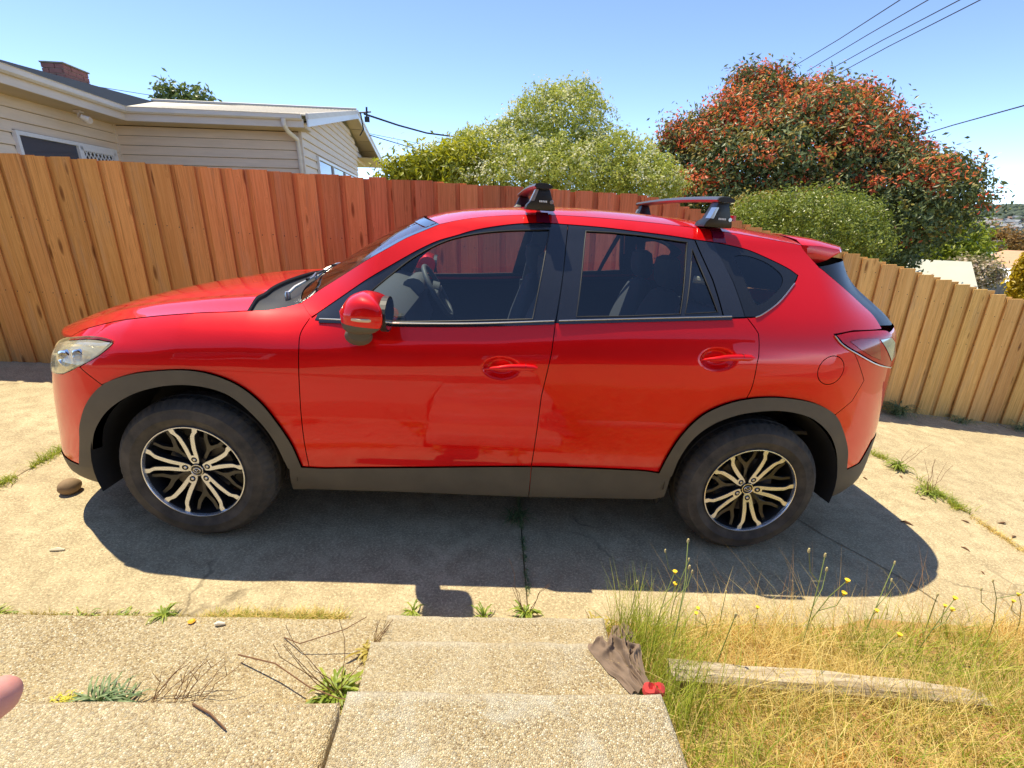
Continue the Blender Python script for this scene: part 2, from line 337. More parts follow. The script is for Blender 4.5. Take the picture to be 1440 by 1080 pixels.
OUT = {
 'fdcut': [(0.555, 1.113), (0.529, 1.056), (0.529, 0.987), (0.528, 0.89), (0.524, 0.713), (0.522, 0.546), (0.525, 0.401)],
 'sillT': [(0.531, 0.402), (0.941, 0.42), (1.581, 0.456), (2.073, 0.458), (2.216, 0.446)],
 'sillB': [(0.423, 0.255), (0.517, 0.261), (0.934, 0.265), (1.594, 0.255), (2.227, 0.269), (2.281, 0.289)],
 'bcut': [(1.696, 1.574), (1.665, 1.379), (1.636, 1.174), (1.623, 1.046), (1.592, 0.834), (1.581, 0.454), (1.587, 0.255)],
 'rdcut': [(2.501, 1.235), (2.546, 1.181), (2.556, 1.155), (2.563, 1.078), (2.561, 1.043), (2.561, 0.932), (2.545, 0.865)],
 'taillamp': [(2.921, 1.183), (3.035, 1.199), (3.266, 1.197), (3.337, 1.178), (3.409, 1.129), (3.453, 1.056), (3.416, 1.006), (3.218, 1.045), (3.034, 1.112), (2.96, 1.147)],
 'tailclear': [(3.218, 1.156), (3.338, 1.158), (3.395, 1.13), (3.435, 1.059), (3.38, 1.04)],
 'headlamp': [(-0.711, 0.843), (-0.738, 0.867), (-0.667, 0.904), (-0.552, 0.938), (-0.413, 0.965), (-0.337, 0.973), (-0.267, 0.972), (-0.254, 0.969), (-0.27, 0.949), (-0.308, 0.915), (-0.366, 0.88), (-0.438, 0.843), (-0.513, 0.81), (-0.618, 0.793), (-0.686, 0.794)],
 'bumpseam': [(-0.395, 0.862), (-0.309, 0.79)],
 'rbumpseam': [(3.027, 0.797), (3.11, 0.861), (3.157, 0.962), (3.159, 1.057)],
 'rbumpbot': [(3.234, 0.459), (3.331, 0.494), (3.478, 0.584)],
 'rbumplow': [(3.184, 0.32), (3.279, 0.333), (3.452, 0.353), (3.5, 0.52)],
 'fbumpbot': [(-0.735, 0.307), (-0.671, 0.301), (-0.593, 0.318)],
 'fbumplow': [(-0.8, 0.24), (-0.72, 0.21), (-0.64, 0.18)],
 'frametop': [(0.561, 1.116), (0.664, 1.192), (0.785, 1.281), (0.896, 1.353), (1.006, 1.421), (1.091, 1.465), (1.175, 1.494), (1.254, 1.521), (1.361, 1.546), (1.47, 1.564), (1.584, 1.573), (1.692, 1.574), (1.866, 1.572), (2.036, 1.564), (2.174, 1.557), (2.301, 1.547), (2.402, 1.54), (2.486, 1.53), (2.578, 1.513), (2.706, 1.468), (2.778, 1.436), (2.796, 1.421), (2.766, 1.387), (2.668, 1.307), (2.58, 1.253), (2.541, 1.237), (2.501, 1.232)],
 'belt': [(0.574, 1.104), (0.712, 1.111), (0.882, 1.111), (1.255, 1.13), (1.633, 1.162), (2.012, 1.193), (2.395, 1.223), (2.501, 1.232)],
 'fglass': [(0.752, 1.117), (0.819, 1.244), (0.9, 1.316), (0.987, 1.388), (1.11, 1.46), (1.236, 1.501), (1.395, 1.528), (1.604, 1.546), (1.532, 1.171), (1.192, 1.143), (0.885, 1.122)],
 'rglass': [(1.776, 1.551), (1.898, 1.553), (2.045, 1.549), (2.264, 1.532), (2.197, 1.229), (1.948, 1.206), (1.727, 1.191)],
 'rsmall': [(2.285, 1.505), (2.37, 1.248), (2.219, 1.231)],
 'cpillar': [(2.301, 1.547), (2.391, 1.54), (2.494, 1.234), (2.395, 1.226)],
 'qclear': [(2.485, 1.486), (2.547, 1.492), (2.636, 1.471), (2.696, 1.434), (2.711, 1.402), (2.686, 1.363), (2.621, 1.316), (2.579, 1.294), (2.543, 1.304)],
 'dedge': [(2.928, 1.464), (3.015, 1.408), (3.134, 1.345), (3.204, 1.301), (3.256, 1.264), (3.278, 1.199)],
 'spoilcut': [(2.856, 1.576), (2.865, 1.539), (2.897, 1.499), (2.928, 1.464)],
 'apillarT': [(0.488, 1.161), (0.524, 1.188), (0.566, 1.222), (0.667, 1.29), (0.774, 1.361), (0.861, 1.415), (0.947, 1.468), (1.02, 1.503), (1.094, 1.538)],
 'hoodedge': [(-0.566, 0.95), (-0.466, 0.995), (-0.26, 1.051), (0.014, 1.095), (0.18, 1.111), (0.27, 1.12)],
 'fuel': [(2.929, 1.02)],
 'handle1': [(1.326, 0.95), (1.438, 0.968), (1.561, 0.975)],
 'handle2': [(2.289, 1.045), (2.402, 1.06), (2.523, 1.076)],
 'handlecup1': [(1.32, 0.949), (1.356, 0.98), (1.402, 1.004), (1.455, 1.007), (1.484, 0.99), (1.49, 0.942), (1.461, 0.914), (1.41, 0.908), (1.359, 0.922)],
 'arch_front_o': [(-0.586, 0.328), (-0.509, 0.482), (-0.466, 0.577), (-0.39, 0.696), (-0.297, 0.792), (-0.183, 0.845), (-0.071, 0.87), (0.059, 0.882), (0.166, 0.868), (0.27, 0.824), (0.353, 0.752), (0.41, 0.664), (0.464, 0.544), (0.493, 0.409)],
 'arch_front_i': [(-0.49, 0.34), (-0.422, 0.513), (-0.338, 0.635), (-0.255, 0.712), (-0.152, 0.773), (-0.036, 0.809), (0.074, 0.818), (0.181, 0.8), (0.262, 0.754), (0.342, 0.661), (0.396, 0.556), (0.434, 0.403)],
 'arch_rear_o': [(2.216, 0.446), (2.235, 0.558), (2.274, 0.674), (2.339, 0.77), (2.423, 0.828), (2.528, 0.866), (2.659, 0.883), (2.799, 0.875), (2.909, 0.85), (3.014, 0.797), (3.098, 0.705), (3.179, 0.589), (3.231, 0.464)],
 'arch_rear_i': [(2.282, 0.431), (2.289, 0.54), (2.327, 0.653), (2.396, 0.732), (2.482, 0.78), (2.583, 0.809), (2.714, 0.821), (2.842, 0.802), (2.937, 0.759), (3.035, 0.678), (3.113, 0.571), (3.173, 0.445)],
}
G = {
 'white_bush': [[1.587, 6.907, 2.225, 0.901, 0.721, 0.577], [2.616, 7.128, 2.881, 0.87, 0.696, 0.604], [2.798, 7.204, 3.133, 0.543, 0.435, 0.459], [3.467, 6.667, 2.303, 0.825, 0.66, 0.495], [0.888, 6.595, 2.21, 0.635, 0.508, 0.346], [2.382, 6.452, 2.129, 1.092, 0.874, 0.46], [3.872, 6.144, 2.03, 0.561, 0.449, 0.337], [2.006, 6.989, 2.655, 0.538, 0.43, 0.418], [4.078, 6.289, 1.945, 0.39, 0.312, 0.253], [1.463, 6.409, 2.006, 0.914, 0.731, 0.286], [1.349, 6.91, 2.472, 0.475, 0.38, 0.333]],
 'yellow_bush': [[0.273, 6.033, 2.066, 0.302, 0.242, 0.14], [0.714, 6.182, 2.154, 0.396, 0.316, 0.209], [1.073, 6.304, 2.272, 0.334, 0.267, 0.211], [0.082, 6.005, 2.001, 0.183, 0.146, 0.108]],
 'photinia': [[7.254, 8.949, 3.512, 0.965, 0.772, 0.585], [6.233, 8.889, 2.689, 1.114, 0.891, 0.713], [8.143, 8.547, 3.274, 1.026, 0.821, 0.627], [8.4, 7.895, 2.816, 0.679, 0.544, 0.544], [7.123, 7.994, 2.492, 1.654, 1.323, 0.758], [8.47, 7.599, 2.235, 1.145, 0.916, 0.566], [9.243, 7.376, 2.307, 0.633, 0.506, 0.422], [9.651, 7.157, 2.046, 0.548, 0.438, 0.417], [8.929, 6.987, 1.788, 1.159, 0.927, 0.708], [7.631, 7.924, 1.917, 1.54, 1.232, 0.63], [5.762, 9.085, 2.836, 0.676, 0.541, 0.571], [9.375, 6.867, 1.828, 0.458, 0.367, 0.305], [8.894, 7.146, 1.162, 0.804, 0.643, 0.67], [6.828, 9.054, 4.098, 0.404, 0.324, 0.202], [9.752, 6.793, 2.009, 0.251, 0.201, 0.188], [5.817, 7.979, 1.762, 0.981, 0.785, 0.533], [7.908, 8.223, 2.845, 1.399, 1.119, 0.979], [6.878, 8.805, 3.091, 1.167, 0.934, 0.905], [8.7, 7.802, 2.75, 0.608, 0.487, 0.608], [5.368, 8.379, 2.005, 0.432, 0.346, 0.346]],
 'hedge': [[5.833, 4.801, 1.347, 0.907, 0.726, 0.473], [5.437, 4.926, 1.405, 0.549, 0.439, 0.379], [6.329, 4.58, 1.175, 0.407, 0.325, 0.436], [5.913, 4.629, 1.168, 0.777, 0.622, 0.486]],
 'small_hedge': [[5.822, 6.313, 1.634, 0.26, 0.208, 0.165], [6.111, 6.269, 1.582, 0.353, 0.283, 0.189]],
 'lime_tree': [[12.759, 10.549, 0.88, 0.924, 0.739, 0.665], [13.113, 10.221, 0.64, 0.727, 0.581, 0.545], [12.485, 10.79, 0.862, 0.602, 0.481, 0.489], [13.235, 10.104, 1.083, 0.392, 0.313, 0.321]],
 'dark_tree': [[13.942, 10.811, 0.693, 0.475, 0.38, 0.57], [9.574, 8.01, 0.93, 0.413, 0.33, 0.442]],
 'rust_tree': [[44.13, 40.02, -0.641, 1.363, 1.09, 0.619], [44.635, 39.502, -0.427, 1.59, 1.272, 0.673], [43.837, 40.315, -0.843, 0.999, 0.799, 0.562], [45.099, 39.013, -0.803, 1.335, 1.068, 0.728]],
 'olive_tree': [[52.978, 45.225, -0.604, 1.743, 1.394, 0.976], [53.562, 44.58, -1.093, 1.728, 1.382, 0.967], [52.581, 45.653, -1.312, 1.059, 0.847, 0.706]],
 'blossom_bush': [[12.072, 8.44, 0.377, 0.394, 0.316, 0.221], [11.946, 8.566, 0.267, 0.32, 0.256, 0.16], [12.226, 8.282, 0.335, 0.281, 0.225, 0.172]],
 'conifer': [[8.165, 3.834, 0.895, 0.089, 0.071, 0.223], [8.177, 3.82, 0.72, 0.099, 0.079, 0.117], [8.16, 3.84, 1.025, 0.071, 0.057, 0.133]],
 'back_tree': [[-11.172, 20.673, 5.716, 0.424, 0.339, 0.311], [-10.445, 21.06, 5.758, 0.49, 0.392, 0.259], [-10.062, 21.252, 5.65, 0.292, 0.233, 0.117], [-11.322, 20.59, 5.547, 0.254, 0.203, 0.169]],
 'wires': [[[15.607, 24.327, 8.04], [14.212, 18.198, 7.651], [12.623, 13.234, 7.139]], [[16.518, 23.816, 8.031], [14.924, 17.729, 7.666], [13.121, 12.856, 7.024]], [[16.661, 23.732, 7.607], [15.304, 17.465, 7.43], [13.641, 12.433, 6.895]], [[16.878, 23.603, 7.35], [15.505, 17.32, 7.225], [13.972, 12.147, 6.821]]],
 'service_wire': [[14.613, 15.492, 3.77], [13.349, 11.363, 3.807], [12.128, 8.384, 3.698]],
 'house_wires': [[[-1.594, 11.588, 3.781], [-0.96, 12.724, 3.716], [-0.328, 13.817, 3.692], [1.803, 16.905, 3.87]], [[-1.911, 13.565, 3.571], [-0.785, 17.791, 3.599], [0.009, 21.87, 3.585]], [[-2.321, 15.523, 3.867], [-1.544, 19.713, 4.15], [-0.09, 23.867, 4.381]], [[-9.886, 14.428, 4.802], [-10.906, 18.52, 5.388], [-11.828, 24.841, 6.254]]],
 'aerial': [[30.415, 25.434, -0.43], [30.411, 25.438, 0.433]],
 'nails': [[-0.881, 2.5, 1.272], [-2.422, 2.5, 0.678], [-2.604, 2.5, 0.667], [0.534, 2.5, 1.334]],
 'g': {'jl0': [-1.305, 0.417, 0.0], 'jl1': [-1.302, 0.849, 0.0], 'jr0': [4.52, 1.233, 0.0], 'jr1': [4.428, 0.063, 0.0], 'jr2': [4.488, 0.573, 0.0], 'jm0': [1.596, 0.452, 0.0], 'jm1': [1.563, -0.267, 0.0], 'rock': [-0.896, 0.383, 0.0], 'leaf': [-0.605, -0.119, 0.0], 'leafb': [-0.579, -0.113, 0.0], 'w1': [-0.462, -0.485, 0.0], 'w2': [-0.199, -0.502, 0.0], 'w3': [-0.073, -0.492, 0.0], 'w4': [0.117, -0.496, 0.0], 'w5': [1.076, -0.455, 0.0], 'w6': [1.374, -0.473, 0.0], 'w7': [1.556, -0.446, 0.0], 'w8': [0.515, -0.496, 0.0], 'w9': [0.381, -0.506, 0.0], 'w10': [0.677, -0.478, 0.0], 'w11': [0.842, -0.452, 0.0], 'w12': [-0.5, -0.486, 0.0], 'u1': [1.549, 0.233, 0.0], 'r1': [4.456, 1.001, 0.0], 'r2': [4.385, 0.654, 0.0], 'r3': [4.414, 0.446, 0.0], 'f1': [5.254, 2.052, 0.0], 'f2': [5.582, 2.053, 0.0], 'f3': [5.955, 1.875, 0.0], 'gl1': [-1.272, 0.465, 0.0], 'gl2': [-1.261, 0.638, 0.0], 'gl3': [-1.266, 0.774, 0.0], 'l1': [5.107, 1.28, 0.0], 'shadow_step': [1.156, -0.454, 0.0], 'stickbush': [0.415, -0.917, 0.12], 'greenweed': [0.2, -0.91, 0.12], 'greenweed2': [0.27, -0.905, 0.12], 'moss': [0.061, -0.906, 0.12], 'flower': [0.282, -0.607, 0.1], 'butt': [0.376, -0.622, 0.1], 'rosette': [0.892, -0.863, 0.15], 'rosette2': [0.943, -0.691, 0.12], 'twig': [0.598, -1.11, 0.3], 'rag0': [1.876, -0.645, 0.12], 'rag1': [1.754, -0.907, 0.27], 'rag2': [1.792, -1.024, 0.27], 'log0': [1.987, -0.878, 0.24], 'log1': [2.991, -0.964, 0.24], 'logb': [2.013, -0.884, 0.12]},
}
# ------------------------------------------------------------------ car panels
def crv(pts, n=6):
    """Catmull-Rom through 2-D points"""
    P = [np.array(p, float) for p in pts]
    if len(P) < 3: return [tuple(p) for p in P]
    o = []
    for i in range(len(P) - 1):
        a = P[i - 1] if i else 2 * P[0] - P[1]; b, c = P[i], P[i + 1]; d = P[i + 2] if i + 2 < len(P) else 2 * P[-1] - P[-2]
        for k in range(n):
            t = k / n
            o.append(tuple(.5 * (2 * b + (c - a) * t + (2 * a - 5 * b + 4 * c - d) * t * t + (3 * b - a - 3 * c + d) * t ** 3)))
    o.append(tuple(P[-1])); return o
def inside(poly, X, Y):
    r = np.zeros(X.shape, bool); n = len(poly)
    for i in range(n):
        x0, y0 = poly[i - 1]; x1, y1 = poly[i]
        c = ((y0 > Y) != (y1 > Y)); 
        if y1 != y0: r ^= c & (X < (x1 - x0) * (Y - y0) / (y1 - y0) + x0)
    return r
def edgedist(poly, X, Y):
    d = np.full(X.shape, 1e9); n = len(poly)
    for i in range(n):
        a = np.array(poly[i - 1]); b = np.array(poly[i]); ab = b - a; L = ab @ ab
        if L < 1e-12: continue
        t = np.clip(((X - a[0]) * ab[0] + (Y - a[1]) * ab[1]) / L, 0, 1)
        d = np.minimum(d, np.hypot(X - a[0] - t * ab[0], Y - a[1] - t * ab[1]))
    return d
def dens(poly, step):
    o = []
    for i in range(len(poly)):
        a = np.array(poly[i]); b = np.array(poly[(i + 1) % len(poly)]); L = np.hypot(*(b - a))
        if L < 1e-4: continue
        k = max(1, int(L / step))
        for j in range(k): o.append(tuple(a + (b - a) * j / k))
    return o
def area(p): return sum(p[i - 1][0] * p[i][1] - p[i][0] * p[i - 1][1] for i in range(len(p))) / 2
def inset(poly, d):
    s = 1 if area(poly) > 0 else -1; o = []; n = len(poly)
    for i in range(n):
        p = np.array(poly[i]); a = p - np.array(poly[i - 1]); b = np.array(poly[(i + 1) % n]) - p
        a /= max(np.hypot(*a), 1e-9); b /= max(np.hypot(*b), 1e-9)
        na = np.array((-a[1], a[0])); nb = np.array((-b[1], b[0])); m = na + nb; L = np.hypot(*m)
        m = na if L < .3 else m / L; k = max(.5, m @ na)
        o.append(tuple(p + s * d * m / k))
    return o
def panel(name, loop, mat, parent, holes=(), surf=None, proud=0.0, thick=.012, grid=.03, gap=.002, mirror=False, extra=(), roll=0.0, **k):
    if surf is None: surf = lambda s, z: wall(s, z, proud)
    loops = [dens(inset(loop, gap), grid * .7)] + [dens(h, grid * .5) for h in holes]
    bx = np.array(loops[0]); gx, gz = np.meshgrid(np.arange(bx[:, 0].min(), bx[:, 0].max(), grid), np.arange(bx[:, 1].min(), bx[:, 1].max(), grid * .87))
    gx = gx + (np.arange(gx.shape[0]) % 2)[:, None] * grid / 2; gx = gx.ravel(); gz = gz.ravel()
    ok = inside(loops[0], gx, gz)
    for h in loops[1:]: ok &= ~inside(h, gx, gz)
    gx, gz = gx[ok], gz[ok]
    d = np.min([edgedist(l, gx, gz) for l in loops], 0); ok = d > grid * .4
    pts = [p for l in loops for p in l]; E = []; b = 0
    for l in loops:
        n = len(l); E += [(b + i, b + (i + 1) % n) for i in range(n)]; b += n
    pts += [p for p in zip(gx[ok], gz[ok])]
    if len(extra):
        ex = np.array(extra); m = inside(loops[0], ex[:, 0], ex[:, 1]); pts += [tuple(p) for p in ex[m]]
    vo, eo, fo, *_ = delaunay_2d_cdt([Vector(p) for p in pts], E, [], 0, 1e-6)
    P2 = np.array([(v.x, v.y) for v in vo]); e = 1e-3
    V = surf(P2[:, 0], P2[:, 1])
    du = surf(P2[:, 0] + e, P2[:, 1]) - surf(P2[:, 0] - e, P2[:, 1]); dv = surf(P2[:, 0], P2[:, 1] + e) - surf(P2[:, 0], P2[:, 1] - e)
    N = np.cross(du, dv); N /= np.linalg.norm(N, axis=1)[:, None]
    F = []; cen = np.array([P2[list(f)].mean(0) for f in fo]); okf = inside(loops[0], cen[:, 0], cen[:, 1])
    for h in loops[1:]: okf &= ~inside(h, cen[:, 0], cen[:, 1])
    for f, kf in zip(fo, okf):
        if not kf: continue
        a = area([tuple(P2[i]) for i in f]); F.append(tuple(f) if a > 0 else tuple(reversed(f)))
    if mirror:
        V = V.copy(); V[:, 1] = 2 * YC - V[:, 1]; N = N.copy(); N[:, 1] *= -1; F = [tuple(reversed(f)) for f in F]
    cnt = {}
    for f in F:
        for i in range(len(f)): cnt[(f[i], f[(i + 1) % len(f)])] = 1
    bd = [(a, b_) for (a, b_) in cnt if (b_, a) not in cnt]
    nl = [N[i] for f in F for i in f]
    vs = sorted({i for ed in bd for i in ed}); mp = {v: len(V) + j for j, v in enumerate(vs)}
    V = np.vstack([V, [V[i] - N[i] * thick for i in vs]]) if thick else V
    if thick:
        for a, b_ in bd:
            F.append((b_, a, mp[a], mp[b_])); fn = np.cross(V[b_] - V[a], -N[a]); fn = -fn / max(np.linalg.norm(fn), 1e-9); nl += [-fn] * 4
    me = mesh(name, V, F, mat, True, normals=nl, parent=parent, **k)
    return me
def loop(*parts): return [p for part in parts for p in part]
A = {k: crv(v) if k in ('arch_front_o', 'arch_front_i', 'arch_rear_o', 'arch_rear_i', 'fdcut', 'rdcut', 'qclear', 'sillT', 'dedge', 'hoodedge', 'apillarT', 'belt', 'taillamp', 'headlamp', 'fglass') else v for k, v in OUT.items()}
def R_(l): return list(reversed(l))
def near(l, q): return min(range(len(l)), key=lambda i: (l[i][0] - q[0]) ** 2 + (l[i][1] - q[1]) ** 2)

CAR = empty('car', (1.35, YC, 0), label='shiny red five-door SUV with black roof racks parked side-on on the driveway', cat='car')
CAR.location = (0, 0, 0)
ft = OUT['frametop']; FT = crv(ft[:21], 5); FTq = crv(ft[16:22], 5) + crv(ft[21:], 4)
belt = A['belt']
gut = crv([(1.094, 1.538), (1.2, 1.565), (1.35, 1.59), (1.6, 1.612), (1.9, 1.615), (2.2, 1.607), (2.5, 1.59), (2.7, 1.572), (2.862, 1.556)], 5)
HL = OUT['headlamp']; TL = OUT['taillamp']
i_f = near(A['arch_front_o'], (-.305, .792)); bs = OUT['bumpseam']; rb = OUT['rbumpseam']
archF, archR = A['arch_front_o'], A['arch_rear_o']
i_rd = near(archR, OUT['rdcut'][-1]); i_rb = near(archR, rb[0])
sT = A['sillT']; bc = OUT['bcut']; sB = OUT['sillB']
i_bs = near(sT, bc[5]); i_bb = near(belt, (1.636, 1.16))
bcl = [q for q in bc if q[1] < 1.1]
fender = loop(R_(A['fdcut']), [(.52, 1.14), (.488, 1.159), (.43, 1.142), (.36, 1.128)], R_(A['hoodedge']), [HL[3], HL[4], HL[5], HL[6], HL[7], HL[8], HL[9], HL[10]], [bs[0], bs[1]], archF[i_f + 1:])
fdoor = loop(A['fdcut'], sT[:i_bs + 1], R_(bcl), R_(belt[:i_bb + 1]))
rdoor = loop(R_(belt[i_bb:]), bcl, sT[i_bs:-1], archR[:i_rd], R_(A['rdcut']))
tl_low = [TL[k] for k in (7, 8, 9, 0)]; tl_up = [TL[k] for k in (0, 1, 2)]
ftq_end = [OUT['frametop'][k] for k in range(20, 27)]
side = loop(R_(FT), [], A['apillarT'], gut[1:], OUT['spoilcut'][1:], A['dedge'], [TL[2], TL[1]], [TL[0], TL[9], TL[8]], R_(rb[:3]), R_(archR[i_rd:i_rb]), R_(A['rdcut']), R_(crv(OUT['frametop'][21:], 4)))
side = [(.56, 1.116)] + loop(A['apillarT'], gut[1:], OUT['spoilcut'][1:], A['dedge'], [TL[2], TL[1], TL[0], TL[9], TL[8]], R_(rb[:3]), R_(archR[i_rd:i_rb]), R_(A['rdcut']), R_(crv(OUT['frametop'][21:], 4))[1:], R_(FT)[1:-1])
rbump = loop(archR[i_rb:], [(3.351, .487), (3.43, .602), (3.7, .62), (S_TAIL, .62), (S_TAIL, .90), (3.8, .90), (3.5, .98), (3.37, 1.02)], [TL[7], TL[8]], R_(rb[:3]))
rlow = [OUT['arch_rear_i'][-1], archR[-1], (3.351, .487), (3.43, .602), (3.7, .62), (S_TAIL, .62), (S_TAIL, .36), (3.7, .35), (3.5, .34), (3.38, .27), (3.28, .245), (3.19, .27)]
fbump = loop([(S_NOSE, .34), (-1.2, .34), (-.75, .335)], archF[:i_f + 1], [bs[1], bs[0]], [HL[k] for k in (10, 11, 12, 13, 14, 0, 1)], [(-.66, .925), (-.75, .925), (-.9, .92), (S_NOSE, .91)])
flow = [(S_NOSE, .34), (-1.2, .34), (-.75, .335), archF[0], OUT['arch_front_i'][0], (-.50, .21), (-.6, .185), (-.72, .19), (-1.2, .2), (S_NOSE, .2)]
flow = R_(flow)
def cup_surf(sc, zc):
    def f(s, z):
        e = ((s - sc) / .088) ** 2 + ((z - zc) / .052) ** 2
        return wall(s, z, -.036 * (1 - smoothstep(.30, 1.0, e)))
    return f
def cup_pts(sc, zc):
    g = [(sc + r * .09 * math.cos(a), zc + r * .053 * math.sin(a)) for r in np.linspace(.1, 1.1, 9) for a in np.linspace(0, 2 * math.pi, max(6, int(40 * r)), endpoint=False)]
    return g
def mbox_mirror(o):
    for v in o.data.vertices: v.co.y = 2 * YC - v.co.y
    o.data.flip_normals()
def handle(parent, s0, s1, z0, z1, mir):
    b = MB(); rings = []
    for t in np.linspace(0, 1, 15):
        s = s0 + (s1 - s0) * t; z = z0 + (z1 - z0) * t + .007 * math.sin(math.pi * min(1, t * 1.1)); hz = .003 + .011 * smoothstep(0, .5, t) ** .8; hz *= (1 if t < .9 else math.sqrt(max(.05, 1 - ((t - .9) / .1) ** 2)))
        pr = -.003 + .019 * smoothstep(0, .35, t); hd_ = .004 + .006 * smoothstep(0, .4, t)
        rings.append([Vector(wall(s, z + hz * math.sin(a), pr + hd_ * math.cos(a))) for a in np.linspace(0, 2 * math.pi, 14, endpoint=False)])
    b.loft(rings); o = b.obj('door_handle', M['paint'], True, parent=parent)
    c = MB(); t = .78; s = s0 + (s1 - s0) * t; z = z0 + (z1 - z0) * t + .006
    c.loft([[Vector(wall(s + d, z + .0145 * math.sin(a), .0155 + .0108 * math.cos(a))) for a in np.linspace(0, 2 * math.pi, 14, endpoint=False)] for d in (-.0007, .0007)])
    o2 = c.obj('handle_seam', M['black'], parent=parent)
    if mir: mbox_mirror(o); mbox_mirror(o2)
hc1, hc2 = (1.405, .957), (2.378, 1.048)
fgl = crv(OUT['fglass'][1:8], 5) + OUT['fglass'][8:] + [OUT['fglass'][0]]
fgl = OUT['fglass'][:1] + crv(OUT['fglass'][1:8], 5) + OUT['fglass'][8:]
rgl = OUT['rglass']; rsm = OUT['rsmall']; qcl = crv(OUT['qclear'] + OUT['qclear'][:1], 4)[:-1]
i_b2 = near(FT, bc[0]); i_c = near(FT, OUT['cpillar'][0]); i_c2 = near(FT, OUT['cpillar'][1])
fframe = loop([(.575, 1.106)], belt[1:i_bb + 1], [(1.667, 1.377)], R_(FT[1:i_b2 + 1]))
rframe = loop([(1.636, 1.16)], belt[i_bb + 1:near(belt, OUT['cpillar'][3])], [OUT['cpillar'][3], (2.36, 1.38)], R_(FT[i_b2:i_c + 1]), [(1.667, 1.377)])
cpil = loop([OUT['cpillar'][3], OUT['cpillar'][2], (2.456, 1.38), OUT['cpillar'][1], OUT['cpillar'][0], (2.36, 1.38)])
qfr = loop([OUT['cpillar'][2]], R_(crv(OUT['frametop'][21:26], 4)), R_(FT[i_c2:-1]), [(2.456, 1.38)])
for mir in (False, True):
    kw = dict(mirror=mir)
    panel('front_fender', fender, M['paint'], CAR, **kw)
    d1 = panel('front_door', fdoor, M['paint'], CAR, surf=cup_surf(*hc1), extra=cup_pts(*hc1), **kw)
    handle(d1, 1.322, 1.563, .948, .972, mir)
    d2 = panel('rear_door', rdoor, M['paint'], CAR, surf=cup_surf(*hc2), extra=cup_pts(*hc2), **kw)
    handle(d2, 2.297, 2.535, 1.040, 1.068, mir)
    panel('window_frame', fframe, M['pillar'], d1, holes=[fgl], proud=-.004, **kw)
    panel('window_pane', fgl, M['glass'], d1, proud=-.010, thick=0, gap=-.006, **kw)
    panel('window_frame', rframe, M['pillar'], d2, holes=[rgl, rsm], proud=-.004, **kw)
    panel('window_pane', rgl, M['glass'], d2, proud=-.010, thick=0, gap=-.006, **kw)
    panel('quarter_pane', rsm, M['glass'], d2, proud=-.010, thick=0, gap=-.006, grid=.02, **kw)
    panel('pillar_cover', cpil, M['pillar'], d2, proud=.002, **kw)
    # bright belt moulding and the thin rubber run above the doors
    for nm, a, b_, par in (('belt_moulding', .60, 1.627, d1), ('belt_moulding', 1.648, 2.43, d2)):
        t = MB(); zb = np.interp(np.linspace(a, b_, 30), [q[0] for q in belt], [q[1] for q in belt])
        t.loft([[Vector(wall(s, z + dz, pr)) for dz, pr in ((-.007, .002), (-.005, .007), (.004, .008), (.008, .002), (.008, -.004), (-.007, -.004))] for s, z in zip(np.linspace(a, b_, 30), zb)])
        o = t.obj(nm, M['gloss'], True, parent=par)
        t = MB(); t.tube([Vector(wall(s, z + .009, .004)) for s, z in zip(np.linspace(a, b_, 30), zb)], .0035, 6); o2 = t.obj('window_seal', M['satin'], True, parent=par)
        if mir: mbox_mirror(o); mbox_mirror(o2)
    for nm, gl, par in (('glass_run', fgl, d1), ('glass_run', rgl, d2), ('glass_run', rsm, d2)):
        t = MB(); t.tube([Vector(wall(s, z, -.004)) for s, z in dens(gl, .05)], .0032, 6, close=True); o = t.obj(nm, M['black'], True, parent=par)
        if mir: mbox_mirror(o)
    fuel = OUT['fuel'][0]; circ = [(fuel[0] + .070 * math.cos(a), fuel[1] + .070 * math.sin(a)) for a in np.linspace(0, 2 * math.pi, 40, endpoint=False)]
    q = panel('side_panel', side, M['paint'], CAR, holes=[] if mir else [circ], grid=.028, **kw)
    if not mir: panel('fuel_flap', circ, M['paint'], q, gap=.004)
    panel('rear_quarter_window', qfr, M['gloss'], q, holes=[qcl], proud=-.001, grid=.02, **kw)
    panel('quarter_pane', qcl, M['glass'], q, proud=-.004, thick=0, gap=-.004, grid=.02, **kw)
    panel('pillar_base', [(.46, 1.09), (.60, 1.09), (.62, 1.22), (.56, 1.215), (.47, 1.150)], M['paint'], q, proud=-.007, thick=0, grid=.02, **kw)
    # chrome edge under the quarter window
    t = MB(); t.tube([Vector(wall(s, z, .003)) for s, z in crv(OUT['frametop'][22:26], 6)], .003, 6); o = t.obj('window_edge_trim', M['satin'], True, parent=q)
    if mir: mbox_mirror(o)
    for nm, oo, ii in (('wheel_arch_trim', 'arch_front_o', 'arch_front_i'), ('wheel_arch_trim', 'arch_rear_o', 'arch_rear_i')):
        panel(nm, loop(A[oo], R_(A[ii])), M['clad'], CAR, proud=.014, thick=.05, gap=-.001, grid=.022, **kw)
    sl = loop([archF[-1]], sT[1:i_bs + 1], [(1.587, .255)], R_(sB[1:3]), [sB[0], OUT['arch_front_i'][-1]])
    panel('sill_trim', R_(sl), M['clad'], d1, proud=.008, thick=.03, **kw)
    sl2 = loop(sT[i_bs:], [OUT['arch_rear_i'][0], sB[5], sB[4]], [(1.587, .255)])
    panel('sill_trim', R_(sl2), M['clad'], d2, proud=.008, thick=.03, **kw)
    panel('front_bumper', fbump, M['paint'], CAR, **kw)
    panel('front_bumper_apron', flow, M['clad'], CAR, proud=.004, thick=.04, **kw)
    panel('rear_bumper', rbump, M['paint'], CAR, **kw)
